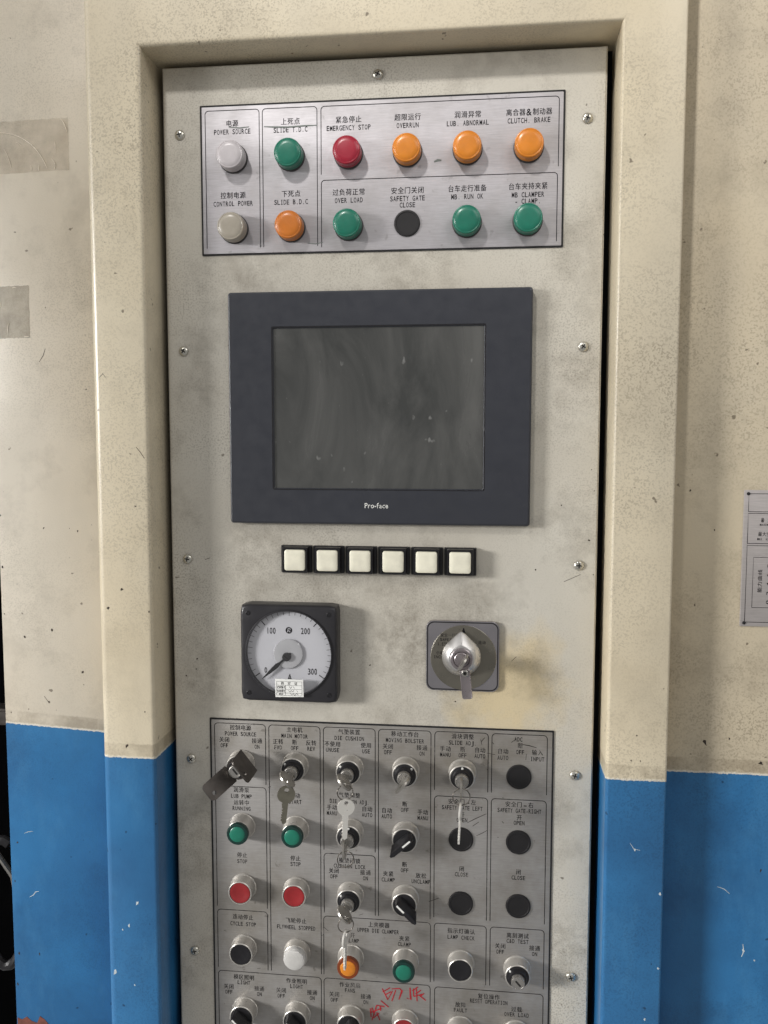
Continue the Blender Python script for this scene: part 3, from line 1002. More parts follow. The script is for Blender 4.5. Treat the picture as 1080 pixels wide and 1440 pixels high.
# ------------------------------------------------------------------ touch display
def display():
    o = empty('touch_display', 0, 0)
    tag(o, 'dark grey touch display with blank screen in the middle of the panel', 'display')
    ow, oh, r = 317, 243, 3
    sw, sh = 218.6, 166.0
    # bezel: lofted outside, front ring round the screen well
    bm = bmesh.new()
    n = 4
    L = [(rrect(ow, oh, r, n), 0.0), (rrect(ow, oh, r, n), 8.6), (rrect(ow - 1.4, oh - 1.4, r, n), 10.2), (rrect(ow - 4.2, oh - 4.2, r, n), 11.0),
         (rrect(sw + 5.2, sh + 5.2, 2.2, n), 11.0), (rrect(sw + 4.0, sh + 4.0, 1.8, n), 10.3), (rrect(sw, sh, 1.2, n), 8.6)]
    slab_bm(L, bm, cap_back=True, cap_front=False)
    put('bezel', finish(bm, 'bezel', angle=20), 'bezel', o)
    bm = slab_bm([(rrect(sw + 4.6, sh + 4.6, 2.0, n), 11.06), (rrect(sw + 2.8, sh + 2.8, 1.6, n), 11.06)], cap_back=False, cap_front=False)
    put('screen_border', finish(bm, 'screen_border', smooth=False), 'blackpl', o)
    put('screen', finish(slab_bm([(rrect(sw + 1, sh + 1, 1, n), 7.5), (rrect(sw + 1, sh + 1, 1, n), 9.2)]), 'screen', smooth=False), 'screen', o)
    text(o, 'Pro-face', -0.8, -101.3, 3.7, 5.4, 11.12, 'white_line', natural=True)
    return o


display()

# ------------------------------------------------------------------ six square function keys
ORD = ['first', 'second', 'third', 'fourth', 'fifth', 'sixth']
for i in range(6):
    x = -88.2 + 35.1 * i
    o = empty('function_key', x, -160.2)
    hb = slab_bm([(rrect(33.4, 29.4, 0.8, 2), 0), (rrect(33.4, 29.4, 0.8, 2), 3.6), (rrect(32.8, 28.8, 0.8, 2), 4.2), (rrect(27.6, 27.8, 0.8, 2), 4.25), (rrect(27.2, 27.4, 0.8, 2), 12.6), (rrect(26.4, 26.6, 0.8, 2), 13.4),
                  (rrect(23.8, 23.8, 1.4, 2), 13.4), (rrect(23.4, 23.4, 1.4, 2), 11.0)], cap_front=True) if 'fk' not in CACHE else None
    if hb is not None:
        CACHE['fk'] = finish(hb, 'housing', angle=25)
        CACHE['fkc'] = finish(slab_bm([(rrect(22.6, 22.6, 2.6, 4), 10.0), (rrect(22.6, 22.6, 2.6, 4), 13.0), (rrect(21.8, 21.8, 2.6, 4), 14.2), (rrect(19.6, 19.6, 2.4, 4), 14.8), (rrect(12, 12, 2.0, 4), 15.0)]), 'key_cap', angle=40)
    put('housing', CACHE['fk'], 'blackpl', o)
    put('key_cap', CACHE['fkc'], 'cap_white', o)
    tag(o, '%s ivory square key of the row of six, counted from above the ammeter' % ORD[i], 'push button', 'row of ivory square keys under the display')


# ------------------------------------------------------------------ ammeter
def ammeter():
    o = empty('ammeter', -94.3, -260.4)
    tag(o, 'square black ammeter with round white dial reading near zero', 'ammeter')
    dr = 46.8
    bm = bmesh.new()
    ring = lambda r, d: ([(r * math.cos(math.radians(a)), r * math.sin(math.radians(a))) for a in range(45, 405, 5)], d)

    def sq(w, d, r=5.0):
        """rounded square sampled at the same 72 directions as the dial ring"""
        out = []
        h = w / 2
        for a in range(45, 405, 5):
            c, s = math.cos(math.radians(a)), math.sin(math.radians(a))
            t = h / max(abs(c), abs(s))
            x, z = c * t, s * t
            if abs(x) > h - r and abs(z) > h - r:
                kx, kz = math.copysign(h - r, x), math.copysign(h - r, z)
                l = math.hypot(x - kx, z - kz) or 1
                x, z = kx + (x - kx) / l * r, kz + (z - kz) / l * r
            out.append((x, z))
        return out, d
    slab_bm([sq(105.5, 0), sq(105.5, 15.5), sq(104.6, 17.6), sq(101.5, 19.4), sq(99.5, 19.8), ring(dr + 1.2, 19.8), ring(dr + 0.6, 21.2), ring(dr - 0.6, 21.4), ring(dr - 0.9, 15.0)], bm, True, False)
    put('case', finish(bm, 'case', angle=30), 'meter_case', o)
    dial = put('dial', lathe('dial_face', [(dr - 0.5, 14.0), (dr - 0.5, 15.6), (0, 15.6)], 72), 'dial', o)
    bm = bmesh.new()
    for i in range(31):
        a = math.radians(215 - 83.5 * i / 10)
        r0 = 39.6 if i % 10 == 0 else (40.6 if i % 5 == 0 else 41.6)
        c, s = math.cos(a), math.sin(a)
        ribbon_bm([(r0 * c, r0 * s), (45.6 * c, 45.6 * s)], 0.95 if i % 10 == 0 else 0.42, 15.75, bm, taper=False)
    put('scale_marks', finish(bm, 'scale_marks', smooth=False), 'ink', dial)

    def dt(s, x, z, adv, h):
        put('lettering', finish(text_bm(s, x, z, adv, h, 15.75), 'lettering', smooth=False), 'ink', dial)
    dt('100', -19.8, 24.0, 3.5, 6.6)
    dt('200', 17.8, 24.4, 3.5, 6.6)
    dt('0', -26.0, -19.2, 3.6, 6.0)
    dt('300', 25.0, -19.4, 3.5, 6.6)
    put('lettering', finish(text_bm('A', 0.2, -26.5, 6.4, 7.0, 15.78), 'lettering', smooth=False), 'needle', dial)
    put('maker_mark', lathe('maker_mark', [(3.6, 15.7), (3.6, 15.78), (0, 15.78)], 28), 'ink', dial, (-0.3 * MM, 0, 24.8 * MM))
    bm = bmesh.new()
    for st in ([(-1.8, 22.7), (-0.9, 27.0), (1.0, 27.0), (1.3, 25.4), (-1.2, 24.9), (1.4, 22.7)],):
        ribbon_bm(st, 0.7, 15.85, bm, taper=False)
    put('maker_mark', finish(bm, 'maker_mark', smooth=False), 'dial', dial)
    # movement: clear cover dish, needle, adjusting screw
    put('movement_cover', lathe('movement_cover', [(16.2, 15.7), (16.2, 17.2), (15.4, 18.0), (10, 18.6), (6, 18.2), (0, 18.2)], 48), 'dish', o, (-0.8 * MM, 0, -0.4 * MM))
    bm = bmesh.new()
    ang = math.radians(222.5)
    c, s = math.cos(ang), math.sin(ang)
    pv = (-2.2, -3.4)
    P = lambda t, w: (pv[0] + c * t - s * w, pv[1] + s * t + c * w)
    pts = [P(-6, 1.0), P(-6, -1.0), P(10, -1.1), P(14, -2.4), P(22, -2.0), P(36.5, -0.2), P(36.5, 0.2), P(22, 2.0), P(14, 2.4), P(10, 1.1)]
    slab_bm([(pts, 18.9), (pts, 19.5)], bm)
    put('needle', finish(bm, 'needle', smooth=False), 'needle', o)
    put('adjusting_screw', lathe('adj_screw', [(4.6, 18.0), (4.6, 21.0), (4.1, 21.8), (0, 21.9)], 28), 'meter_case', o, (pv[0] * MM, 0, pv[1] * MM))
    bm = ribbon_bm([(pv[0] - 2.4, pv[1] + 2.0), (pv[0] + 2.4, pv[1] - 2.0)], 0.9, 22.0, taper=False)
    put('slot', finish(bm, 'slot', smooth=False), 'recess', o)
    put('glass', lathe('meter_glass', [(dr - 0.7, 21.0), (dr - 0.8, 22.2), (40, 23.2), (25, 23.9), (0, 24.1)], 60), 'glass', o)
    for sx in (-1, 1):
        for sz in (-1, 1):
            put('case_screw', lathe('case_screw', [(2.6, 19.6), (2.6, 20.1), (2.0, 20.3), (1.9, 19.9), (0, 19.9)], 18), 'blackpl', o, (sx * 43.8 * MM, 0, sz * 43.4 * MM))
    # paper calibration sticker
    st = empty('calibration_sticker', -92.8, -296.6, 24.2)
    bm = slab_bm([([(-15.4, 10.2), (-15.0, -9.8), (15.6, -8.8), (15.2, 9.8)], 0.0), ([(-15.4, 10.2), (-15.0, -9.8), (15.6, -8.8), (15.2, 9.8)], 0.2)])
    put('sheet', finish(bm, 'sheet', smooth=False), 'paper', st)
    bm = bmesh.new()
    for zz in (7.6, 3.4, -0.8, -5.0, -7.6):
        ribbon_bm([(-13.6, zz), (13.8, zz)], 0.28, 0.3, bm, taper=False)
    for xx in (-13.6, -4, 13.8):
        ribbon_bm([(xx, 7.6 if xx != -4 else 3.4), (xx, -7.6)], 0.28, 0.3, bm, taper=False)
    put('ruled_lines', finish(bm, 'ruled_lines', smooth=False), 'ink', st)
    for s, x, z, a, h in (('检 定 证', 0, 5.5, 3.6, 3.2), ('计量编号', -8.8, 1.3, 2.3, 2.8), ('有效期至', -8.8, -2.9, 2.3, 2.8), ('检定', -8.8, -6.3, 2.4, 2.4)):
        put('lettering', finish(text_bm(s, x, z, a, h, 0.32), 'lettering', smooth=False), 'ink', st)
    bm = bmesh.new()
    for stx in ([(0, 2.2), (1.5, 0.2), (3, 2.4)], [(4, 2.4), (6, 0.4)], [(-1, -2), (1, -4), (2, -2), (4, -3.5), (5, -1.6)], [(8, -1.8), (9.5, -4)], [(1, -5), (3, -7), (4, -5.2), (6, -7.2), (8, -5.2), (10, -7)]):
        ribbon_bm(stx, 0.5, 0.34, bm)
    put('handwriting', finish(bm, 'handwriting', smooth=False), 'ink', st)
    tag(st, 'small white paper calibration sticker on the foot of the ammeter glass', 'sticker')


ammeter()


# ------------------------------------------------------------------ keys
def key_flat(key, bow_r, blade_l, blade_w, thick, bow_shape='round'):
    """key in its own plane: bow at the origin, blade along +u; returned as a mesh in X(u) / Z(v), thickness in Y"""
    if key in CACHE:
        return CACHE[key]
    bm = bmesh.new()
    n = 28
    outer = []
    a0 = math.asin(min(0.95, blade_w / 2 / bow_r))
    for i in range(n + 1):
        a = a0 + (2 * math.pi - 2 * a0) * i / n
        outer.append((bow_r * math.cos(a), bow_r * math.sin(a)))
    hr = bow_r * 0.26
    hx = -bow_r * 0.52
    # teeth
    blade = [(bow_r + 2, -blade_w / 2 - 0.6), (bow_r + 2.6, -blade_w / 2)]
    top = []
    m = 6
    for i in range(m):
        u = bow_r + 5 + (blade_l - 7) * i / m
        blade += [(u, -blade_w / 2), (u + (blade_l - 7) / m * 0.5, -blade_w / 2 + (1.1 if i % 2 else 1.8))]
    blade += [(bow_r + blade_l, -0.4), (bow_r + blade_l, 0.4), (bow_r + blade_l - 2, blade_w / 2)]
    full = outer + blade + [(bow_r + 2, blade_w / 2)]
    hole = [(hx + hr * math.cos(2 * math.pi * k / 14), hr * math.sin(2 * math.pi * k / 14)) for k in range(14)]
    t = thick / 2
    fr = [bm.verts.new((u * MM, -t * MM, v * MM)) for u, v in full]
    bk = [bm.verts.new((u * MM, t * MM, v * MM)) for u, v in full]
    hf = [bm.verts.new((u * MM, -t * MM, v * MM)) for u, v in hole]
    hb = [bm.verts.new((u * MM, t * MM, v * MM)) for u, v in hole]
    N = len(full)
    for i in range(N):
        j = (i + 1) % N
        bm.faces.new((fr[i], fr[j], bk[j], bk[i]))
    for i in range(14):
        j = (i + 1) % 14
        bm.faces.new((hf[j], hf[i], hb[i], hb[j]))
    for o_, h_ in ((fr, hf), (bk, hb)):
        es = [bm.edges.get((o_[i], o_[(i + 1) % N])) for i in range(N)] + [bm.edges.get((h_[i], h_[(i + 1) % 14])) for i in range(14)]
        bmesh.ops.triangle_fill(bm, edges=es, use_beauty=True)
    CACHE[key] = finish(bm, key, angle=40)
    return CACHE[key]


def place_key(name, me, mat, x, z, d, udir, vdir, label, group=None):
    """udir: world direction of the blade; vdir: direction across it in the key's plane"""
    o = put(name, me, mat)
    u = Vector(udir).normalized()
    v = Vector(vdir)
    v = (v - u * v.dot(u)).normalized()
    w = u.cross(v) * -1
    o.matrix_world = Matrix(((u.x, w.x, v.x, 0), (u.y, w.y, v.y, 0), (u.z, w.z, v.z, 0), (0, 0, 0, 1)))
    mw = o.matrix_world.copy()
    mw.translation = mmp(x, z, d)
    o.matrix_world = mw
    return tag(o, label, 'key', group)


KEY_IN = key_flat('inserted_key', 10.5, 14, 6.4, 2.0)
KEY_HANG = key_flat('hanging_key', 9.0, 26, 6.0, 1.9)
KEY_SMALL = key_flat('short_key', 9.4, 23, 6.2, 1.9)


def key_ring(x, z, d, r, label, yaw=0.0, tilt=0.0):
    pts = []
    for k in range(32):
        a = 2 * math.pi * k / 32
        p_ = Vector((r * math.cos(a) * MM, 0, r * math.sin(a) * MM))
        p_.rotate(Matrix.Rotation(tilt, 3, 'X'))
        p_.rotate(Matrix.Rotation(yaw, 3, 'Z'))
        pts.append(p_)
    o = put('key_ring', finish(tube_bm(pts, 0.6 * MM, 8, True), 'key_ring'), 'wire', None, mmp(x, z, d))
    return tag(o, label, 'key ring', 'wire key rings on the switch keys')


# ------------------------------------------------------------------ rotary mode switch with key
def rotary():
    o = empty('mode_switch', 90.3, -261.3)
    tag(o, 'rotary mode switch with pointed aluminium knob on a square chrome plate', 'rotary switch')
    put('face_plate', finish(rslab(77.4, 75.6, 8, 0, 4.2, 0.8, 6), 'face_plate', angle=25), 'sw_plate', o)
    put('edge_reflection', finish(slab_bm([(rrect(75.4, 73.6, 7.6, 6), 4.26), (rrect(73.0, 71.2, 6.6, 6), 4.26)], cap_back=False, cap_front=False), 'edge_reflection', smooth=False), 'blackpl', o)  # dark reflection along the plate's border, drawn in as a black line
    disc = put('disc', lathe('mode_disc', [(34.8, 4.0), (34.8, 5.6), (34.3, 6.0), (0, 6.0)], 64), 'sw_disc', o, (1.0 * MM, 0, -1.2 * MM))
    for s, x, z, a, h in (('安全一行程', -14.5, 24.0, 4.0, 3.8), ('SAFETY', -17.5, 19.2, 2.5, 3.2), ('1.STROKE', -18.5, 14.4, 2.3, 3.2), ('寸动', -25.5, 4.6, 4.0, 3.8), ('INCH', -26.5, 0.4, 2.5, 3.2), ('连动', 19.5, 17.0, 4.0, 3.8)):
        put('lettering', finish(text_bm(s, x, z, a, h, 6.15), 'lettering', smooth=False), 'ink_worn', disc)
    put('index_mark', finish(slab_bm([([(-2, 27), (2, 27), (0.4, 32), (-0.4, 32)], 6.05), ([(-2, 27), (2, 27), (0.4, 32), (-0.4, 32)], 6.15)]), 'index_mark', smooth=False), 'ink', disc)

    def drop(r, tip, n=60):
        pts = []
        for i in range(n):
            a = 2 * math.pi * i / n + math.pi / 2
            q = abs((a - math.pi / 2 + math.pi) % (2 * math.pi) - math.pi)
            rr = r
            lim = 0.62
            if q < lim:
                k = 1 - q / lim
                rr = r + (tip - r) * (k ** 1.5)
            pts.append((rr * math.cos(a), rr * math.sin(a)))
        return pts
    bm = slab_bm([(drop(20.4, 27.0), 6.0), (drop(20.4, 27.0), 9.5), (drop(19.6, 25.6), 10.8), (drop(13.8, 15.2), 17.6), (drop(12.6, 13.2), 18.2)])
    put('knob', finish(bm, 'knob', angle=28), 'knob', o, (-1.0 * MM, 0, 0.6 * MM))
    put('lock_ring', lathe('mode_lock_ring', [(11.6, 18.0), (11.6, 21.2), (10.8, 21.8), (8.8, 21.9), (8.0, 21.0), (7.6, 21.0), (7.4, 22.6), (6.8, 23.0), (0, 23.1)], 44), 'tag_steel', o, (-0.6 * MM, 0, 0.8 * MM))
    a = math.radians(60)
    place_key('switch_key', KEY_IN, 'key_steel', 91.5, -260.0, 37, (0, 1, 0), (math.cos(a), 0, math.sin(a)), 'steel key seen edge-on in the lock of the rotary mode switch', None)
    # flat tag that hangs from that key
    t = empty('key_tag', 94.0, -268.5, 44)
    t.rotation_euler = (0, math.radians(-6), 0)
    bm = slab_bm([(rrect(10.5, 31, 2.2, 4), -0.8), (rrect(10.5, 31, 2.2, 4), 0.3), (rrect(9.3, 29.8, 1.9, 4), 0.9), (rrect(8.0, 28.5, 1.4, 4), 0.55)])
    for v in bm.verts:
        v.co.z -= 11.5 * MM
    put('plate', finish(bm, 'plate', angle=30), 'tag_steel', t)
    put('eyelet', lathe('eyelet', [(3.6, 0.4), (3.6, 1.8), (3.0, 2.3), (1.9, 2.3), (1.6, 1.2), (0, 1.2)], 24), 'chrome', t)
    put('eyelet_hole', lathe('eyelet_hole', [(1.7, 1.3), (0, 1.45)], 16), 'recess', t)
    tag(t, 'narrow steel tag hanging from the key of the rotary mode switch', 'key tag')


rotary()


# ------------------------------------------------------------------ lower plate devices
R1, R2, R3, R4, R5 = -389.0, -461.4, -533.6, -606.0, -677.0


def collar(o, top, r=13.2):
    put('collar', lathe('collar_%s_%s' % (top, r), [(15.0, 1.3), (15.0, 2.8), (14.5, 3.5), (14.2, 3.6), (14.0, 6), (13.6, top * 0.62), (r + 0.15, top - 1.2), (r, top - 0.45), (r - 0.5, top), (r - 1.15, top), (r - 1.3, top - 1.0), (r - 1.3, top - 4)]), 'satin', o)


def pilot(x, z, lens, rim, label, cat='indicator lamp'):
    o = empty('pilot_lamp', x, z)
    put('collar', lathe('pilot_collar', [(14.8, 1.3), (14.8, 2.8), (14.2, 3.4), (13.6, 8), (12.8, 14.5), (12.2, 18.2), (11.9, 18.4), (11.4, 18.4)]), 'satin', o)
    put('lens_rim', lathe('pilot_rim', [(11.9, 18.0), (12.1, 19.2), (12.1, 22.6), (11.6, 23.7), (10.6, 24.1), (8.9, 23.9), (8.7, 23.0)]), rim, o)
    put('lens', lathe('pilot_lens', [(8.8, 22.8), (8.6, 23.9), (7.4, 24.6), (4, 24.95), (0, 25.0)]), lens, o)
    return tag(o, label, cat, 'lamps with long collars on the lower nameplate')


pilot(C6[0], R2, 'l_green', 'rim_green', 'green lamp under the LUB PUMP RUNNING caption')
pilot(C6[1], R2, 'l_green', 'rim_green', 'green lamp button under the START caption, below a hanging key')
pilot(C6[2], R4, 'l_orange', 'rim_orange', 'orange lamp under the UNCLAMP caption of UPPER DIE CLAMPER')
pilot(C6[3], R4, 'l_green', 'rim_green', 'green lamp under the CLAMP caption of UPPER DIE CLAMPER')


def white_lamp(x, z, label):
    o = empty('pilot_lamp', x, z)
    put('collar', lathe('white_collar', [(15.2, 1.3), (15.2, 3.0), (14.6, 3.8), (13.9, 9), (13.4, 11.6), (12.8, 12)]), 'satin', o)
    put('lens', lathe('white_lens', [(12.7, 11.5), (12.7, 14), (12.3, 16.6), (11.2, 18.2), (9, 19.0), (5, 19.3), (0, 19.4)]), 'l_white', o)
    return tag(o, label, 'indicator lamp', 'lamps with long collars on the lower nameplate')


white_lamp(C6[1], R4 + 1.5, 'white lamp under the FLYWHEEL STOPPED caption')


def button(x, z, cap, label, top=15.5):
    o = empty('push_button', x, z)
    collar(o, top)
    put('button_cap', lathe('cap_%s' % top, [(11.7, top - 5), (11.7, top - 1.0), (11.2, top - 0.3), (10.0, top - 0.2), (7.5, top - 0.9), (4, top - 1.3), (0, top - 1.45)]), cap, o)
    return tag(o, label, 'push button', 'round push buttons on the lower nameplate')


button(C6[0], R3 + 1.5, 'cap_red', 'red push button under the STOP caption of LUB PUMP', 16.5)
button(C6[1], R3 + 1.5, 'cap_red', 'red push button under the STOP caption of MAIN MOTOR', 16.5)
button(C6[0], R4 + 2.5, 'blackcap', 'black push button under the CYCLE STOP caption', 16.5)
button(C6[4], R4 + 2, 'blackcap', 'black push button under the LAMP CHECK caption', 16.5)
button(C6[3], R5, 'cap_red', 'dark red push button under the red marker scrawl', 16.5)
button(C6[4], R5 - 3, 'blackcap', 'push button under the FAULT caption of RESET OPERATION', 16.5)
button(C6[5], R5 - 3, 'blackcap', 'push button under the OVER LOAD caption of RESET OPERATION', 16.5)


def key_switch(x, z, dot, slot, label):
    """dot: angle of the white position dot, slot: angle of the keyway (degrees)"""
    o = empty('key_switch', x, z)
    collar(o, 17.5, 13.4)
    put('body', lathe('ks_body', [(12.2, 12), (12.2, 17.2), (11.8, 18.0), (10.6, 18.3), (9.9, 18.6), (9.6, 22.0), (9.1, 22.8), (7.6, 22.9), (7.4, 22.0)]), 'blackpl', o)
    a = math.radians(dot)
    put('position_dot', lathe('ks_dot', [(1.25, 18.0), (1.25, 19.0), (0.9, 19.25), (0, 19.3)], 14), 'white_line', o, (10.6 * math.cos(a) * MM, 0, 10.6 * math.sin(a) * MM))
    put('barrel', lathe('ks_barrel', [(7.3, 20), (7.3, 28.0), (6.9, 28.8), (6.2, 29.1), (5.9, 28.7), (0, 28.7)], 36), 'chrome', o)
    s = math.radians(slot)
    bm = ribbon_bm([(-3.9 * math.cos(s), -3.9 * math.sin(s)), (3.9 * math.cos(s), 3.9 * math.sin(s))], 1.9, 28.85, taper=False)
    put('keyway', finish(bm, 'keyway', smooth=False), 'recess', o)
    return tag(o, label, 'key switch', 'key switches on the lower nameplate')


key_switch(C6[0], R1, 140, 130, 'key switch under the POWER SOURCE caption, inside a bent steel strap')
key_switch(C6[1], R1, 140, 135, 'key switch under the MAIN MOTOR caption')
key_switch(C6[2], R1, 140, 135, 'key switch under the DIE CUSHION caption')
key_switch(C6[3], R1, 45, 50, 'key switch under the MOVING BOLSTER caption')
key_switch(C6[4], R1, 88, 88, 'key switch under the SLIDE ADJ. caption')
key_switch(C6[2], R2, 88, 92, 'key switch under the DIE CUSHION ADJ. caption')
key_switch(C6[2], R3, 140, 135, 'key switch under the CUSHION LOCK caption')
key_switch(C6[5], R4, 140, 132, 'empty key switch under the C&D TEST caption')


def inserted(x, z, ang, label, d=43.0):
    a = math.radians(ang)
    return place_key('switch_key', KEY_IN, 'key_steel', x, z, d, (0, 1, 0), (math.cos(a), 0, math.sin(a)), label, 'keys standing in the key switches')


inserted(C6[1], R1, 135, 'key standing in the MAIN MOTOR switch')
inserted(C6[2], R1, 135, 'key standing in the DIE CUSHION switch')
inserted(C6[3], R1, 50, 'key standing in the MOVING BOLSTER switch')
inserted(C6[4], R1, 90, 'key standing edge-on in the SLIDE ADJ. switch')
inserted(C6[2], R2, 92, 'key standing in the DIE CUSHION ADJ. switch')
inserted(C6[2], R3, 135, 'key standing in the CUSHION LOCK switch')
key_ring(C6[2] + 1.8, R1 - 8.5, 48.6, 8.2, 'wire ring through the key of the DIE CUSHION switch', 0.3)
key_ring(C6[4] + 0.3, R1 - 7.5, 48.6, 8.8, 'wire ring through the key of the SLIDE ADJ. switch', 0.1)
key_ring(C6[2] + 2.0, R2 - 8.2, 48.6, 8.6, 'wire ring through the key of the DIE CUSHION ADJ. switch', 0.25)
key_ring(C6[2] + 2.0, R3 - 8.0, 48.6, 8.2, 'wire ring through the key of the CUSHION LOCK switch', 0.3)
DOWN = (0, 0, -1)
place_key('spare_key', KEY_HANG, 'key_bright', C6[2] + 2.6, R1 - 24.5, 48.6, (-0.06, 0, -1), (1, 0.25, 0), 'round spare key hanging face-on from the DIE CUSHION key ring', 'spare keys hanging from the key rings')
place_key('spare_key', KEY_HANG, 'key_bright', C6[4] - 0.6, R1 - 22.8, 48.6, (-0.045, 0, -1), (0.12, 1, 0), 'spare key hanging edge-on from the SLIDE ADJ. key ring', 'spare keys hanging from the key rings')
place_key('spare_key', KEY_HANG, 'key_bright', C6[2] + 1.6, R3 - 23.0, 48.6, (-0.03, 0, -1), (0.2, 1, 0), 'spare key hanging edge-on over the orange lamp', 'spare keys hanging from the key rings')
place_key('spare_key', KEY_SMALL, 'key_brass', C6[1] + 0.4, R1 - 13.5, 49.5, (-0.12, 0, -1), (1, 0.2, 0), 'dull grey-brown spare key hanging from the MAIN MOTOR key', 'spare keys hanging from the key rings')


# bent steel strap with two drilled wings round the first key switch
def strap():
    o = empty('lock_strap', C6[0], R1, 18)
    tag(o, 'bent steel strap with two drilled wings on the POWER SOURCE key switch', 'strap')
    ax = math.radians(38)
    u = Vector((math.cos(ax), 0, math.sin(ax)))
    v = Vector((-math.sin(ax), 0, math.cos(ax)))
    out = Vector((0, -1, 0))
    # collar clip round the barrel
    put('clip', lathe('strap_clip', [(12.0, 0.6), (12.0, 2.4), (8.2, 2.4), (8.2, 0.6)], 40), 'hasp', o)

    def wing(sign, lean, length, width, base, mat):
        bm = bmesh.new()
        d = (u * sign * math.cos(lean) + out * math.sin(lean)).normalized()
        nrm = d.cross(v).normalized()
        r = 5.0
        pts = [(0, -width / 2), (length - r, -width / 2)] + [(length - r + r * math.sin(math.radians(a)), -width / 2 + r - r * math.cos(math.radians(a))) for a in range(15, 91, 15)]
        pts += [(length - r + r * math.cos(math.radians(a)), width / 2 - r + r * math.sin(math.radians(a))) for a in range(0, 91, 15)] + [(0, width / 2)]
        hole = [(length - 7.5 + 2.3 * math.cos(2 * math.pi * k / 14), -width * 0.18 + 2.3 * math.sin(2 * math.pi * k / 14)) for k in range(14)]
        org = u * sign * base * MM + out * 2.0 * MM
        faces = []
        for t in (-0.8, 0.8):
            a = [bm.verts.new(org + d * (p * MM) + v * (q * MM) + nrm * (t * MM)) for p, q in pts]
            h = [bm.verts.new(org + d * (p * MM) + v * (q * MM) + nrm * (t * MM)) for p, q in hole]
            faces.append((a, h))
        (a0, h0), (a1, h1) = faces
        for A, B in ((a0, a1), (h0, h1)):
            for i in range(len(A)):
                j = (i + 1) % len(A)
                bm.faces.new((A[i], A[j], B[j], B[i]))
        for A, H in faces:
            es = [bm.edges.get((A[i], A[(i + 1) % len(A)])) for i in range(len(A))] + [bm.edges.get((H[i], H[(i + 1) % len(H)])) for i in range(len(H))]
            bmesh.ops.triangle_fill(bm, edges=es, use_beauty=True)
        put('wing', finish(bm, 'wing', angle=30), mat, o)
    wing(-1, math.radians(42), 34, 21, 9.0, 'hasp')
    wing(1, math.radians(90), 36, 29, 16.5, 'hasp')


strap()


def selector(x, z, point, label):
    """point: direction of the white line in degrees (90 = up)"""
    o = empty('selector_switch', x, z)
    collar(o, 17.5, 13.6)
    put('body', lathe('sel_body', [(12.4, 12), (12.4, 17.4), (12.0, 18.2), (10.5, 18.5), (0, 18.6)]), 'blackpl', o)
    h = empty('handle_pivot', 0, 0) if False else None
    a = math.radians(point)
    ry = -a
    if 'sel_handle' not in CACHE:
        base = [(-17.0, -1.6), (-13.5, -5.0), (0, -5.6), (9.5, -4.6), (11.6, -2.0), (11.6, 2.0), (9.5, 4.6), (0, 5.6), (-13.5, 5.0), (-17.0, 1.6)]
        ridge = [(-18.8, -1.0), (-15.0, -2.6), (0, -2.7), (9.4, -2.5), (10.8, -1.4), (10.8, 1.4), (9.4, 2.5), (0, 2.7), (-15.0, 2.6), (-18.8, 1.0)]
        mid = [(b[0] * .55 + r[0] * .45, b[1] * .55 + r[1] * .45) for b, r in zip(base, ridge)]
        CACHE['sel_handle'] = finish(slab_bm([(base, 18.2), (base, 21.0), (mid, 24), (ridge, 30.6), ([(x_ * 0.97, z_ * 0.8) for x_, z_ in ridge], 31.4)]), 'handle', angle=30)
        CACHE['sel_line'] = finish(slab_bm([(rrect(11, 1.9, 0.7, 3), 31.0), (rrect(11, 1.9, 0.7, 3), 31.6)]), 'pointer_line', smooth=False)
    hd = put('handle', CACHE['sel_handle'], 'blackpl', o, None, ry)
    put('pointer_line', CACHE['sel_line'], 'white_line', hd, (4.2 * MM, 0, 0))
    return tag(o, label, 'selector switch', 'black selector switches on the lower nameplate')


selector(C6[3], R2, 42, 'black selector switch turned to MANU below the MOVING BOLSTER key switch')
selector(C6[3], R3, 136, 'black selector switch turned to CLAMP, above the green CLAMP lamp')
selector(C6[0], R5, 136, 'black selector switch below the CYCLE STOP button')
selector(C6[1], R5, 130, 'black selector switch below the FLYWHEEL STOPPED lamp')
selector(C6[2], R5, 60, 'black selector switch under the FANS caption')


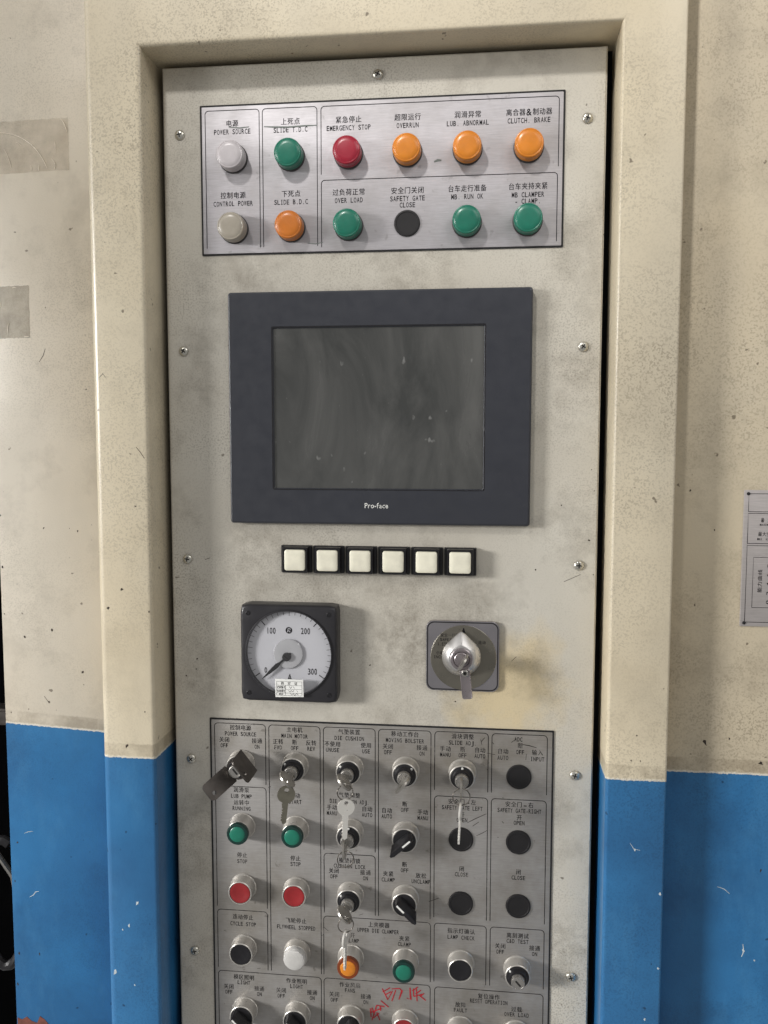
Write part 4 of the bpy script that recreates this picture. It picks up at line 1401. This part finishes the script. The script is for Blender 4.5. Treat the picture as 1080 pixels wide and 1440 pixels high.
# ------------------------------------------------------------------ rating plate on the right wall
def rating():
    x0, x1, z0, z1 = 370.0, 530.0, -220.5, -82.3
    o = empty('rating_plate', (x0 + x1) / 2, (z0 + z1) / 2, 8)
    tag(o, 'grey metal rating plate riveted to the wall right of the frame', 'rating plate')
    cx, cz = (x0 + x1) / 2, (z0 + z1) / 2
    put('sheet', finish(rslab(x1 - x0, z1 - z0, 1.0, 0, 1.6, 0.5, 3), 'sheet'), 'rating', o)
    bm = bmesh.new()

    def box(a, b, c, d, w=0.55):
        ribbon_bm([(a - cx, c - cz), (a - cx, d - cz), (b - cx, d - cz), (b - cx, c - cz), (a - cx, c - cz)], w, 1.75, bm, taper=False)
    box(374.5, 526, -104, -86)
    box(374.5, 526, -136, -105.8)
    box(374.5, 526, -216, -138.2)
    box(381, 500, -201, -150, 0.45)
    for k in range(5):
        ribbon_bm([(402 - cx, -156 - 9 * k - cz), (500 - cx, -156 - 9 * k - cz)], 0.35, 1.76, bm, taper=False)
    for k in range(8):
        ribbon_bm([(402 + 12 * k - cx, -150 - cz), (402 + 12 * k - cx, -201 - cz)], 0.35, 1.78, bm, taper=False)
    put('ruled_lines', finish(bm, 'ruled_lines', smooth=False), 'ink', o)
    for s, x, z, a, h in (('最 大 能 力', 398, -112.5, 3.2, 4.6), ('MAXIMUM LOAD', 396, -117, 1.7, 2.2), ('最大空气压', 394.5, -126.5, 4.0, 4.4), ('MAX. AIR PRESS', 395, -131.5, 1.6, 2.4)):
        put('lettering', finish(text_bm(s, x - cx, z - cz, a, h, 1.75), 'lettering', smooth=False), 'ink', o)
    bm = text_bm('能力曲线', 0, 0, 6, 4.2, 1.75)
    for v in bm.verts:
        v.co = Vector((-v.co.z + (388 - cx) * MM, v.co.y, v.co.x + (-174 - cz) * MM))
    put('lettering', finish(bm, 'lettering', smooth=False), 'ink', o)
    bm = text_bm('0 2 4 6 8', 0, 0, 4.6, 2.8, 1.75)
    for v in bm.verts:
        v.co = Vector((-v.co.z + (396 - cx) * MM, v.co.y, v.co.x + (-177 - cz) * MM))
    put('lettering', finish(bm, 'lettering', smooth=False), 'ink', o)
    for x in (374, 526):
        for z in (-86, -217):
            put('rivet', lathe('rivet', [(1.7, 1.5), (1.6, 2.1), (0.9, 2.6), (0, 2.7)], 14), 'gasket', o, ((x - cx) * MM, 0, (z - cz) * MM))


rating()
